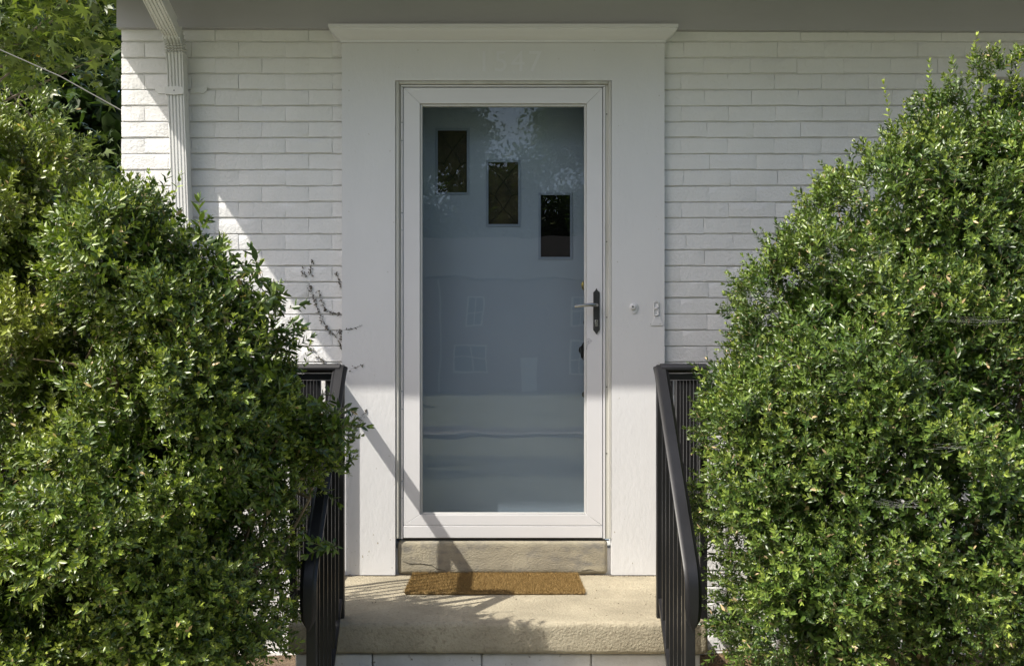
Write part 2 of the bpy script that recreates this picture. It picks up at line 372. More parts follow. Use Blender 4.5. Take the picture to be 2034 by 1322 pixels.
jm = thing('door_frame', (.02, -.02, ZS+.16), 'narrow white metal door frame strips set inside the wide boards', 'door frame')
def pbox(pa, pb, Ya, Yb, Yref=None):
    a = P(*pa, Yref if Yref is not None else Ya); c = P(*pb, Yref if Yref is not None else Ya)
    return MB().box(min(a.x, c.x), max(a.x, c.x), Ya, Yb, min(a.z, c.z), max(a.z, c.z))
zb = 1069
pbox((785.6, 161), (792.5, zb), -.031, .02).build('brick_mould', 'strip_paint', jm, bevel=.003)
pbox((1208.6, 161), (1214.4, zb), -.031, .02).build('brick_mould', 'strip_paint', jm, bevel=.003)
pbox((793, 161), (1208, 166.6), -.031, .02).build('brick_mould', 'strip_paint', jm, bevel=.003)
pbox((792.8, 167), (796.2, zb), -.014, .02).build('jamb', 'strip_paint', jm)
pbox((1202.6, 167), (1208.4, zb), -.016, .02).build('jamb', 'strip_paint', jm)
pbox((796.4, 169), (1202.4, 172), -.022, .02).build('drip_cap', 'vinyl', jm, bevel=.001)
pbox((1198.2, 173.2), (1202.2, zb), -.020, .02).build('latch_rail', 'vinyl', jm, bevel=.001)
MB().box(DX0-.02, DX1+.02, .021, .028, DZ1-.004, DZ1+.09).build('backing', 'gap', jm)
yb = [174, 243, 244.6, 278.6, 280, 422, 423.6, 456.6, 458, 776, 777.6, 811.6, 813, 954, 955.6, 987.6, 989, zb]
for a, c in zip(yb[0::2], yb[1::2]):
    m = MB(); pa, pc = P(796.6, a, -.02), P(800.2, c, -.02)
    m.tube([((pa.x+pc.x)/2, -.018, pc.z), ((pa.x+pc.x)/2, -.018, pa.z)], .0042, 10); m.build('hinge_segment', 'vinyl', jm, smooth=True)
for y in (227, 480, 630, 768, 900): MB().lathe(P(1205, y, -.016), (0, -1, 0), [(-.001, .003), (.001, .003), (.0018, .0015)], 8).build('screw', 'bronze', jm)

# ------------------------------------------------------------------ storm door
SY = -.018
sd = thing('storm_door', P(998, 1068, SY), 'white framed full glass storm door with black handle plate', 'door')
def XZ(px, py): q = P(px, py, SY); return (q.x, q.z)
o_ = dict(l=801.6, r=1196.6, t=174.5, b=1043.0); i_ = dict(l=834, r=1165.5, t=205.5, b=1021.5); g_ = .35
tl, tr, bl, br = XZ(o_['l'], o_['t']), XZ(o_['r'], o_['t']), XZ(o_['l'], o_['b']), XZ(o_['r'], o_['b'])
itl, itr, ibl, ibr = XZ(i_['l'], i_['t']), XZ(i_['r'], i_['t']), XZ(i_['l'], i_['b']), XZ(i_['r'], i_['b'])
e = .0005
def sh(p, dx, dz): return (p[0]+dx, p[1]+dz)
MB().prism([sh(bl, 0, e), sh(ibl, 0, e), sh(itl, 0, -e), sh(tl, 0, -e)], 'y', SY, .012).build('stile', 'vinyl', sd, bevel=.0012)
MB().prism([sh(br, 0, e), sh(tr, 0, -e), sh(itr, 0, -e), sh(ibr, 0, e)], 'y', SY, .012).build('stile', 'vinyl', sd, bevel=.0012)
MB().prism([sh(tl, e, 0), sh(itl, e, 0), sh(itr, -e, 0), sh(tr, -e, 0)], 'y', SY, .012).build('top_rail', 'vinyl', sd, bevel=.0012)
MB().prism([sh(bl, e, 0), sh(br, -e, 0), sh(ibr, -e, 0), sh(ibl, e, 0)], 'y', SY, .012).build('bottom_rail', 'vinyl', sd, bevel=.0012)
a, c = XZ(801.6, 1044.0), XZ(1196.6, 1067.5)
MB().box(a[0], c[0], SY-.001, .012, c[1], a[1]).build('kick_rail', 'vinyl', sd, bevel=.0015)
MB().box(a[0]+.002, c[0]-.002, -.01, .012, c[1]-.008, c[1]-.0005).build('sweep', 'gap', sd)
gx0, gz1 = XZ(838.5, 210); gx1, gz0 = XZ(1161, 1018)
bt = .0007
for (ax, bx, az, bz) in ((itl[0]+bt, gx0, ibl[1]+bt, itl[1]-bt), (gx1, itr[0]-bt, ibl[1]+bt, itl[1]-bt)):
    MB().box(ax, bx, SY+.009, .008, az, bz).build('glazing_bead', 'bead', sd, bevel=.0015)
MB().box(gx0+bt, gx1-bt, SY+.009, .008, gz1, itl[1]-bt).build('glazing_bead', 'bead', sd, bevel=.0015)
MB().box(gx0+bt, gx1-bt, SY+.009, .008, ibl[1]+bt, gz0).build('glazing_bead', 'bead', sd, bevel=.0015)
MB().box(gx0-.002, gx1+.002, -.0005, .0035, gz0-.002, gz1+.002).build('glass', 'storm_glass', sd)
pl = [XZ(*q) for q in ((1184.5, 572), (1187, 577), (1191, 580.5), (1191, 655), (1187, 660), (1184.5, 664), (1182, 660), (1178.2, 655), (1178.2, 580.5), (1182, 577))]
plate = MB().prism(pl, 'y', SY-.006, SY-.0003).build('handle_plate', 'plate_dark', sd, bevel=.001)
pts = [P(1185, 606, SY-.006), P(1184.5, 606, SY-.03), P(1182, 605.5, SY-.043), P(1174, 605, SY-.049), P(1160, 606, SY-.050), P(1148, 607.5, SY-.049), P(1141.5, 608, SY-.047)]
MB().tube(pts, [.010, .009, .009, .0085, .0075, .007, .0075], 12).build('lever', 'nickel', plate, smooth=True)
lc = [XZ(*q) for q in ((1181.5, 635), (1187.5, 635), (1187.5, 648), (1181.5, 648))]
MB().prism(lc, 'y', SY-.008, SY-.0061).build('lock_cylinder', 'nickel', plate, bevel=.001)
MB().lathe(P(1184.5, 637.5, SY-.0081), (0, -1, 0), [(-.0005, .0022), (.0004, .0022)], 10).build('keyhole', 'gap', plate)
sc = MB()
cz = [[(1166, 675), (1169, 672), (1172, 673)], [(1165.5, 680), (1170, 676), (1175, 678), (1171, 681), (1167, 683), (1165, 694)], [(1170, 675), (1168, 681)], [(1172, 674), (1176, 677)]]
for ln in cz: sc.tube([P(x, y, SY-.0003) for x, y in ln], .0012, 5)
sc.build('scratch_mark', 'scratch', sd)

# ------------------------------------------------------------------ blue front door behind the glass
IY = .205
fd = thing('front_door', P(998, 1068, IY), 'slate blue front door with three staggered small windows behind storm glass', 'door')
fx0, fx1, fz0, fz1 = DX0+.012, DX1-.012, ZS+.125, DZ1-.012
Ws = [(868, 929, 258, 384), (968.5, 1031, 321, 447), (1072.5, 1134, 386, 512)]
rects = []
for l, r_, t, b_ in Ws:
    p, q = P(l, t, IY), P(r_, b_, IY); rects.append((p.x, q.x, q.z, p.z))
rects.sort()
m = MB(); xc = fx0
for (l, r_, zb_, zt) in rects:
    m.box(xc, l, IY, IY+.045, fz0, fz1); m.box(l, r_, IY, IY+.045, fz0, zb_); m.box(l, r_, IY, IY+.045, zt, fz1); xc = r_
m.box(xc, fx1, IY, IY+.045, fz0, fz1)
bm_o = m.build('door_slab', 'door_blue', fd)
for k, (l, r_, zb_, zt) in enumerate(rects):
    fr = MB(); t = .008
    fr.box(l-t, l+.004, IY-.004, IY-.0003, zb_-t, zt+t); fr.box(r_-.004, r_+t, IY-.004, IY-.0003, zb_-t, zt+t)
    fr.box(l+.0042, r_-.0042, IY-.004, IY-.0003, zt-.004, zt+t); fr.box(l+.0042, r_-.0042, IY-.004, IY-.0003, zb_-t, zb_+.004)
    wo = fr.build('window_frame', 'door_trim', fd, bevel=.001)
    MB().box(l+.001, r_-.001, IY+.012, IY+.018, zb_+.001, zt-.001).build('pane', 'leaded_glass' if k < 2 else 'black_glass', wo)
    if k < 2:
        cm = MB(); W_, H_ = r_-l, zt-zb_
        def q(u, v): return Vector((l + W_*u, IY+.0105, zt - H_*v))
        for s in (0, 1):
            f_ = (lambda u: u) if s == 0 else (lambda u: 1-u)
            yo = .001 if s else 0
            cm.tube([q(f_(0.03), .02) + Vector((0, yo, 0)), q(f_(.25), .15), q(f_(.5), .31), q(f_(.66), .42), q(f_(.77), .53), q(f_(.64), .63), q(f_(.5), .74), q(f_(.25), .86), q(f_(.03), .98)], .0018, 5)
            cm.tube([q(f_(.02), .51), q(f_(.12), .51), q(f_(.23), .53)], .0018, 5)
        cm.build('lead_came', 'lead', wo)
hx = 1166
MB().lathe(P(hx, 567, IY-.0005), (0, -1, 0), [(0, .028), (.006, .028), (.010, .022), (.022, .020), (.025, .016)], 24).build('deadbolt', 'brass', fd, smooth=True)
MB().lathe(P(hx+1, 640, IY-.0005), (0, -1, 0), [(0, .021), (.006, .021), (.02, .014), (.024, .008)], 20).build('cylinder_cover', 'bronze', fd, smooth=True)
es = [(1166, 676), (1158, 680), (1155, 686), (1150, 690), (1149, 697), (1153, 703), (1154, 710), (1160, 716), (1161, 776), (1156, 780), (1156, 786), (1161, 791), (1166, 793), (1176, 790), (1177, 716), (1182, 700), (1180, 684), (1174, 677)]
MB().prism([(P(x, y, IY).x, P(x, y, IY).z) for x, y in es], 'y', IY-.010, IY-.0005).build('handle_escutcheon', 'bronze', fd, bevel=.002)
MB().tube([P(1168, 705, IY-.01), P(1165, 710, IY-.035), P(1163, 730, IY-.042), P(1164, 760, IY-.038), P(1168, 780, IY-.01)], [.008, .008, .009, .008, .007], 10).build('grip', 'bronze', fd, smooth=True)
MB().box(DX0+.0, fx0-.001, .032, .262, ZS+.121, DZ1-.0).build('frame_jamb', 'casing_paint', fd); MB().box(fx1+.001, DX1, .032, .262, ZS+.121, DZ1).build('frame_jamb', 'casing_paint', fd)
MB().box(fx0, fx1, .032, .262, fz1+.001, DZ1).build('frame_head', 'casing_paint', fd)

# ------------------------------------------------------------------ small painted hardware on the right board
db = thing('doorbell', P(1257, 611, CY), 'small round white painted doorbell with dark centre on right board', 'doorbell')
MB().prism([(P(1257, 611).x + .0185*math.cos(a)*(1 if math.sin(a) > -.6 else .82), P(1257, 611).z + .021*math.sin(a) - (.009 if math.sin(a) < -.6 else 0)) for a in np.linspace(0, 2*math.pi, 28)[:-1]], 'y', CY-.005, CY-.0003).build('back_plate', 'casing_paint', db, bevel=.002)
MB().lathe(P(1257, 609, CY-.0045), (0, -1, 0), [(0, .0150), (.006, .0145), (.011, .011), (.012, .007)], 20).build('cup', 'casing_paint', db, smooth=True)
MB().lathe(P(1257, 609, CY-.0162), (0, -1, 0), [(0, .0042), (.0012, .0038)], 12).build('button', 'gap', db, smooth=True)
op = thing('wall_hook_bracket', P(1301, 648, CY), 'white painted metal bracket with slotted loop on right board edge', 'bracket')
pb_ = [(P(x, y).x, P(x, y).z) for x, y in ((1290, 648), (1290, 645), (1296, 634), (1297, 628), (1309, 628), (1310, 634), (1314, 644), (1313.5, 648))]
MB().prism(pb_, 'y', CY-.004, CY-.0003).build('foot', 'casing_paint', op, bevel=.0015)
lp = MB(); cx_ = 1303.5
for (ya, yb_, rr) in ((598, 610, .0045), (612, 625, .0045)):
    ring = [P(cx_-4.5, yb_, CY-.005), P(cx_-4.5, ya+2, CY-.007), P(cx_, ya, CY-.008), P(cx_+4.5, ya+2, CY-.007), P(cx_+4.5, yb_, CY-.005), P(cx_, yb_+1.5, CY-.008), P(cx_-4.5, yb_, CY-.005)]
    lp.tube(ring, .0030, 8)
lp.build('loop', 'casing_paint', op, smooth=True)
pbox((1299.5, 602), (1307.5, 628), CY-.004, CY-.0004, CY).build('tongue', 'casing_paint', op, bevel=.0015)
for x, y in ((1292.8, 643.5), (1311.2, 643.5)): MB().lathe(P(x, y, CY-.0041), (0, -1, 0), [(-.0005, .0016), (.0005, .0014)], 8).build('screw', 'bronze', op)

# ------------------------------------------------------------------ concrete
th = MB(); a, c = P(789.5, 1072, -.02), P(1207.5, 1072, -.02)
def grid_block(x0, x1, y0, y1, z0, z1, step, amp, seed, skip_bottom=False):
    bm = bmesh.new(); bmesh.ops.create_cube(bm, size=1)
    for v in bm.verts: v.co = Vector((x0 + (v.co.x+.5)*(x1-x0), y0 + (v.co.y+.5)*(y1-y0), z0 + (v.co.z+.5)*(z1-z0)))
    bmesh.ops.bevel(bm, geom=[e for e in bm.edges], offset=min(.018, (z1-z0)*.2), segments=3, profile=.5, affect='EDGES')
    nx = int((x1-x0)/step)
    for ax, lo, hi in ((0, x0, x1), (1, y0, y1), (2, z0, z1)):
        n = max(1, int((hi-lo)/step))
        for k in range(1, n):
            p = lo + (hi-lo)*k/n; co = [0, 0, 0]; no = [0, 0, 0]; co[ax] = p; no[ax] = 1
            bmesh.ops.bisect_plane(bm, geom=bm.verts[:] + bm.edges[:] + bm.faces[:], plane_co=co, plane_no=no)
    for v in bm.verts:
        d = Vector((noise.noise(v.co*9 + Vector((seed, 0, 0))), noise.noise(v.co*9 + Vector((0, seed, 3))), noise.noise(v.co*9 + Vector((5, 0, seed)))))
        d2 = noise.noise(v.co*38 + Vector((seed, 2, 0)))
        v.co += d*amp + Vector((0, 1, 0))*d2*amp*.5
    return bm
def bm_build(bm, name, material, parent, loc):
    me = bpy.data.meshes.new(name); loc = Vector(loc)
    for v in bm.verts: v.co -= loc
    bm.to_mesh(me); bm.free(); me.shade_smooth(); me.materials.append(MATS[material]); return link(name, me, loc, parent)
sill_o = bm_build(grid_block(a.x, c.x, -.020, .078, ZS+.002, a.z-.002, .03, .0022, 3), 'door_sill', 'riser_concrete', None, (.02, .03, ZS))
tag(sill_o, 'stained tan concrete sill block under the storm door', 'door sill')
for ln in ([(800, 1114), (815, 1119), (836, 1118), (858, 1122), (868, 1129), (884, 1132)], [(1150, 1133), (1172, 1130), (1190, 1136)]):
    MB().tube([P(x, y, -.0208) for x, y in ln], [.0004] + [.0011]*(len(ln)-2) + [.0003], 4).build('crack', 'gap', sill_o)
stoop = thing('stoop', (0, -.42, 0), 'tan concrete stoop slab on white painted brick base', 'stoop')
SX0, SX1, SF = -.775, P(1406, 0, -.85).x, -.868
bm_build(grid_block(SX0, SX1, SF, -.003, ZS-.118, ZS, .035, .0025, 9), 'slab', 'concrete', stoop, (0, -.43, ZS-.118))
bb = MB(); bb.box(SX0+.05, SX1-.05, SF+.06, -.02, 0, ZS-.121); bb.build('base_core', 'mortar_paint', stoop)
for rw in range(6):                                       # painted brick base, front and sides
    z1 = ZS - .124 - rw*.078; z0 = z1 - .070
    if z0 < 0: z0 = 0.002
    x = SX0+.025 - (rw % 2)*.2 - .12
    while x < SX1-.03:
        l, r_ = max(x, SX0+.025), min(x+.402, SX1-.025); x += .405
        if r_-l > .03:
            MB().box(l, r_, SF+.028+random.uniform(-.003, .003), SF+.10, z0, z1).build('base_brick', 'base_paint', stoop, bevel=.006)
    for sx in (SX0+.025, SX1-.085):
        y = SF+.105 + (rw % 2)*.1
        while y < -.03:
            MB().box(sx, sx+.06, y, min(y+.21, -.022), z0, z1).build('base_brick', 'base_paint', stoop, bevel=.006); y += .22
for k in (1, 2):
    zt = ZS - .2*k; yf = SF - .22*k
    bm_build(grid_block(-.60, .62, yf, SF - .22*(k-1) + .026, zt-.198 if k == 1 else 0.001, zt, .05, .002, 20+k), 'step', 'concrete', stoop, (0, yf, zt-.2))

# paint chips near the foot of the boards, dirt in the joint where boards and sill meet the stoop
ch = MB(); dr = MB(); rc = random.Random(3)
for _ in range(18):
    bx_ = rc.choice([(x0, x1), (x0, x1), (x2, x3)]); c = Vector((rc.uniform(bx_[0]+.01, bx_[1]-.008), CY-.0004, ZS + .006 + abs(rc.gauss(0, .12)))); s_ = rc.uniform(.001, .0034)
    n_ = rc.randrange(5, 8); ch.prism([(c.x + s_*rc.uniform(.5, 1.1)*math.cos(6.283*i/n_), c.z + s_*1.5*rc.uniform(.5, 1.1)*math.sin(6.283*i/n_)) for i in range(n_)], 'y', CY-.0006, CY+.001)
ch.build('paint_chips', 'riser_concrete', cas)['kind'] = 'stuff'
for _ in range(420):
    x = rc.uniform(x0, x3); inb = x1+.01 < x < x2-.01; y = (-.023 if inb else CY-.003) - abs(rc.gauss(0, .006)); s_ = rc.uniform(.0008, .0034); a_ = rc.uniform(0, 3.1)
    dr.tube([(x - s_*math.cos(a_), y - s_*.5*math.sin(a_), ZS+.0012), (x, y, ZS+.002+s_*.4), (x + s_*math.cos(a_), y + s_*.5*math.sin(a_), ZS+.0012)], [s_*.3, s_*.5, s_*.25], 4)
for _ in range(60):
    x = rc.uniform(SX0+.06, SX1-.06); y = rc.uniform(SF+.05, -.05); s_ = rc.uniform(.001, .004); a_ = rc.uniform(0, 3.1)
    dr.tube([(x - s_*math.cos(a_), y - s_*math.sin(a_), ZS+.001), (x, y, ZS+.0015+s_*.3), (x + s_*math.cos(a_), y + s_*math.sin(a_), ZS+.001)], [s_*.25, s_*.4, s_*.2], 4)
tag(dr.build('dirt_crumbs', 'mulch'), 'dark dirt crumbs gathered along the back edge of the stoop', 'dirt', kind='stuff')

# ------------------------------------------------------------------ doormat
mt = thing('doormat', (-.01, -.22, ZS), 'brown coir doormat lying on the stoop before the sill', 'doormat')
mx0, mx1, my0, my1 = -.392, .362, -.425, -.030
MB().box(mx0+.004, mx1-.004, my0+.004, my1-.004, ZS+.0025, ZS+.011).build('backing', 'coir', mt, bevel=.002)
n = 60000
px = rng.uniform(mx0, mx1, n); py = rng.uniform(my0, my1, n)
ln = rng.uniform(.008, .0165, n); lean = rng.normal(0, .0045, (n, 2)); wd = rng.uniform(.0005, .0010, n); an = rng.uniform(0, math.pi, n)
b0 = np.stack([px - np.cos(an)*wd, py - np.sin(an)*wd, np.full(n, ZS+.009)], 1); b1 = np.stack([px + np.cos(an)*wd, py + np.sin(an)*wd, np.full(n, ZS+.009)], 1)
tp = np.stack([px + lean[:, 0], py + lean[:, 1], ZS + .007 + ln], 1)
tri_mesh('bristles', np.stack([b0, b1, tp], 1).reshape(-1, 3), np.arange(3*n).reshape(-1, 3), 'coir_fibre', mt, (-.01, -.22, ZS+.009))['kind'] = 'stuff'

# ------------------------------------------------------------------ railings
RY, RH = -.80, .93                                         # front rail line, rail height above the stoop
capP = [(-.026, -.004), (-.026, .004), (-.021, .010), (-.015, .011), (-.012, .016), (-.006, .020), (.006, .020), (.012, .016), (.015, .011), (.021, .010), (.026, .004), (.026, -.004), (.018, -.008), (.014, -.014), (-.014, -.014), (-.018, -.008)]
capN = [(b, a) for a, b in capP]
def railing(xo, xi, label):
    sgn = 1 if xo > xi else -1
    R = thing('stair_railing', ((xo+xi)/2, -1.0, 0), label, 'railing', 'black iron stair railings')
    zt = ZS + RH
    MB().sweep([(xo, -.004, zt), (xo, RY, zt), (xi, RY, zt)], capP, (0, 0, 1)).build('handrail', 'iron', R, smooth=True)
    yE, zE = RY - .55, ZS + .305
    dirv = Vector((0, yE-RY, zE-zt)).normalized()
    path = [Vector((xi, RY+.004, zt+.004)), Vector((xi, RY-.03, zt-.02))]
    path.append(Vector((xi, yE, zE)))
    e0 = Vector((xi, yE, zE)); ang0 = math.atan2(-dirv.z, -dirv.y)
    p = e0.copy(); k = 7
    for i in range(1, k+1):
        an = ang0 + (math.pi/2 - ang0)*i/k; p = p + Vector((0, -math.cos(an), -math.sin(an)))*.014; path.append(p.copy())
    path += [p + Vector((0, .0, -.035)), p + Vector((0, .002, -.075)), p + Vector((0, .004, -.11))]
    sc = [(1, 1)]*(len(path)-3) + [(1, 1), (.9, .85), (.35, .05)]
    MB().sweep(path, capN, (1, 0, 0), sc).build('sloped_handrail', 'iron', R, smooth=True)
    def post(x, y, z0, z1, h=.0135): MB().box(x-h, x+h, y-h, y+h, z0, z1).build('post', 'iron', R, bevel=.0015)
    post(xo, RY+.002, ZS+.001, zt-.016); post(xi, RY+.004, ZS+.001, zt-.014); post(xo, -.098, ZS+.001, zt-.016, .0125); post(xo, -.34, ZS+.001, zt-.040, .0125)
    pe = Vector((xi, yE+.028, 0)); post(xi, yE+.024, .005, zE+.004, .015)
    # level panel: channel under the cap, bottom rail, balusters
    MB().box(xo-.011, xo+.011, RY+.018, -.045, zt-.040, zt-.018).build('top_channel', 'iron', R)
    MB().box(xo-.010, xo+.010, RY+.018, -.045, ZS+.085, ZS+.105).build('bottom_rail', 'iron', R)
    MB().box(min(xo, xi)+.016, max(xo, xi)-.016, RY-.009, RY+.013, zt-.040, zt-.018).build('top_channel', 'iron', R)
    MB().box(min(xo, xi)+.016, max(xo, xi)-.016, RY-.009, RY+.011, ZS+.085, ZS+.105).build('bottom_rail', 'iron', R)
    h = .0058; bar = None
    ys_ = [RY + .075 + .066*i for i in range(6)] + [-.262, -.18]
    for y in ys_:
        if y > -.33:
            if sgn < 0: continue
            MB().box(xo-.004, xo+.004, y-.004, y+.004, ZS+.1055, zt-.0405).build('baluster', 'iron', R); continue
        if bar is None:
            bar = MB().box(xo-h, xo+h, y-h, y+h, ZS+.1055, zt-.0405).build('baluster', 'iron', R); by = y
        else:
            o = bar.copy(); C.objects.link(o); o.location = bar.location + Vector((0, y-by, 0))
    # sloped panel
    sl = (zE - zt)/(yE - RY)
    zb0 = ZS + .085
    def zbot(y): return zb0 + (y - RY)*sl
    a0, a1 = RY-.012, yE+.036
    MB().sweep([(xi, a0, zbot(a0)), (xi, a1, zbot(a1))], [(-.009, -.0095), (.009, -.0095), (.009, .0095), (-.009, .0095)], (1, 0, 0)).build('bottom_rail', 'iron', R)
    MB().sweep([(xi, a0, zt + (a0-RY)*sl - .024), (xi, a1, zt + (a1-RY)*sl - .024)], [(-.009, -.0105), (.009, -.0105), (.009, .0105), (-.009, .0105)], (1, 0, 0)).build('top_channel', 'iron', R)
    bar = None; n = 6
    for i in range(n):
        y = RY - .072*(i+1)
        if bar is None:
            bar = MB().box(xi-h, xi+h, y-h, y+h, zbot(y)+.006, zt + (y-RY)*sl - .036).build('baluster', 'iron', R); by = y
        else:
            o = bar.copy(); C.objects.link(o); o.location = bar.location + Vector((0, y-by, (y-by)*sl))
railing(.765, .605, 'black iron railing at the latch side of the door beside the dense shrub')
railing(-.765, -.590, 'black iron railing at the hinge side of the door with leaves poking over')

# ------------------------------------------------------------------ downspout
dsp = thing('downspout', P(350, 900, -.045), 'white fluted metal downspout on brick wall bending out to the gutter', 'downspout')
def flute(w_, d_):
    pts = [(-d_/2, -w_/2), (-d_/2, w_/2), (d_/2, w_/2)]
    k = 5
    for i in range(k):
        c0 = w_/2 - w_*(i+.5)/k
        pts += [(d_/2, c0 + w_*.045), (d_/2 - .005, c0 + w_*.02), (d_/2 - .005, c0 - w_*.02), (d_/2, c0 - w_*.045)]
    pts += [(d_/2, -w_/2)]
    return pts
pT = P(351, 113, -.045); pB = P(362, 420, -.045); dxdz = (pB.x-pT.x)/(pB.z-pT.z)
path = [Vector((pT.x + dxdz*(.24-pT.z), -.045, .24)), pT]
# profile across = cross(n, t): for t=+z, n=+x -> -y, so positive 'across' faces the street
MB().sweep(path, flute(.074, .062), (1, 0, 0)).build('pipe', 'gutter_paint', dsp)
q0 = P(351, 126, -.045); q1 = P(350.5, 111, -.045)
path = [q0, q1]; sc = [(1.10, 1.08), (1.10, 1.08)]
a0 = math.radians(90); a1 = math.radians(20); p = q1.copy(); k = 14
for i in range(1, k+1):
    an = a0 + (a1-a0)*i/k; p = p + Vector((-.0008, -math.cos(an), math.sin(an)))*.0082; path.append(p.copy()); sc.append((1.22, 1.16) if i % 2 else (.84, .90))
dv = Vector((-.012, -math.cos(a1), math.sin(a1))); path.append(p + dv*.085); sc.append((1.0, 1.0))
elb_end = p + dv*.05
MB().sweep(path, flute(.072, .058), (1, 0, 0), sc).build('elbow', 'gutter_paint', dsp)
end = elb_end + dv*((EY + .04 - elb_end.y)/dv.y)
path = [elb_end, end, end + Vector((0, -.02, .03)), end + Vector((0, -.022, .06))]
MB().sweep(path, flute(.080, .066), (1, 0, 0)).build('upper_pipe', 'gutter_paint', dsp)
stp = MB(); yw = -.006; yo = -.0795
def pp(x, y, Y): q = P(x, y, 0 if Y > -.05 else 0); return (q.x, q.z)
def strap_poly(pts, Y0, Y1): stp.prism([(P(x, y).x, P(x, y).z) for x, y in pts], 'y', Y0, Y1)
strap_poly([(308, 179), (315, 170), (322, 174), (333, 175), (334.5, 187), (318, 187), (314, 186)], -.007, -.003)
strap_poly([(380, 176), (396, 174), (405, 171.5), (413.5, 173), (411, 182), (405, 187), (394, 185.5), (379, 187)], -.007, -.003)
fl, fr_ = pT.x - .040, pT.x + .041
zq0, zq1 = P(0, 187, -.079).z, P(0, 173, -.079).z
stp.box(fl-.003, fl, -.0775, -.003, zq0, zq1); stp.box(fr_, fr_+.003, -.0775, -.003, zq0, zq1)
xm = (fl+fr_)/2; zm = (zq0+zq1)/2; hh = (zq1-zq0)/2
stp.prism([(fl-.003, zm-hh), (xm-.03, zm-hh-.001), (xm, zm-hh-.005), (xm+.03, zm-hh-.001), (fr_+.003, zm-hh), (fr_+.003, zm+hh), (xm+.03, zm+hh+.001), (xm, zm+hh+.005), (xm-.03, zm+hh+.001), (fl-.003, zm+hh)], 'y', -.0815, -.0778)
stp.build('strap', 'gutter_paint', dsp, bevel=.001)
MB().lathe((xm, -.0812, zm), (0, -1, 0), [(0, .0032), (.0015, .0026)], 10).build('screw', 'bronze', dsp)

# ------------------------------------------------------------------ overhead wire at the house corner
MB().tube([P(244, 221, .9), P(120, 152, 1.1), P(0, 99, 1.35), P(-160, 20, 1.7), P(-700, -330, 3)], .0034, 6).build('cable', 'wire')
tag(bpy.data.objects['cable'], 'thin grey cable sagging past the tree to the house corner', 'cable')

# ------------------------------------------------------------------ dried vine marks on wall and board
vine = thing('dried_vine', P(660, 700), 'dark dried creeper remains clinging to white brick beside the board', 'vine')
def crop(pts): return [(560 + x/3.479, 480 + y/3.479) for x, y in pts]
runs = [(crop([(205,130),(200,170),(192,212),(215,242)]), -.003, 3), (crop([(150,170),(140,230),(168,242)]), -.003, 2),
        (crop([(190,285),(196,335),(212,372),(226,410),(246,465),(265,515),(285,550),(315,605),(345,635),(375,655)]), -.003, 4),
        (crop([(235,340),(255,345),(266,392),(281,430),(302,470),(345,492),(415,505)]), -.003, 3),
        (crop([(365,215),(390,240),(402,300),(410,330)]), -.003, 2), (crop([(380,650),(392,620),(405,600),(410,650),(400,690),(412,745)]), -.003, 3),
        (crop([(180,705),(210,750),(235,770),(270,810),(322,858)]), -.003, 2), (crop([(405,612),(465,605),(500,595),(515,590),(555,577)]), CY-.001, 1),
        (crop([(470,880),(500,870),(530,858),(570,842)]), CY-.001, 1), (crop([(505,1290),(535,1240),(565,1195),(590,1155)]), CY-.001, 2),
        ([(417/2.127+560, 860), (757, 1103), (760, 1112)], CY-.001, 1)]
bits = MB()
for pts, Y, dens in runs[:-1]:
    ps = [P(x, y, Y) for x, y in pts]
    MB().tube([p + Vector((random.uniform(-.002, .002), 0, 0)) for p in ps], .0004, 4).build('stem', 'dry_vine', vine)
    for i in range(len(ps)-1):
        nn = max(1, int((ps[i+1]-ps[i]).length/.009)) * dens
        for _ in range(nn):
            c = ps[i].lerp(ps[i+1], random.random()) + Vector((random.gauss(0, .005), -.001, random.gauss(0, .004)))
            s_ = random.uniform(.0015, .0062); a_ = random.uniform(0, 3.1)
            bits.tube([c - Vector((math.cos(a_), 0, math.sin(a_)))*s_, c + Vector((0, -.002, 0)), c + Vector((math.cos(a_), -.001, math.sin(a_)))*s_], [s_*.25, s_*.55, s_*.2], 4)
bits.build('withered_leaves', 'dry_vine', vine)['kind'] = 'stuff'

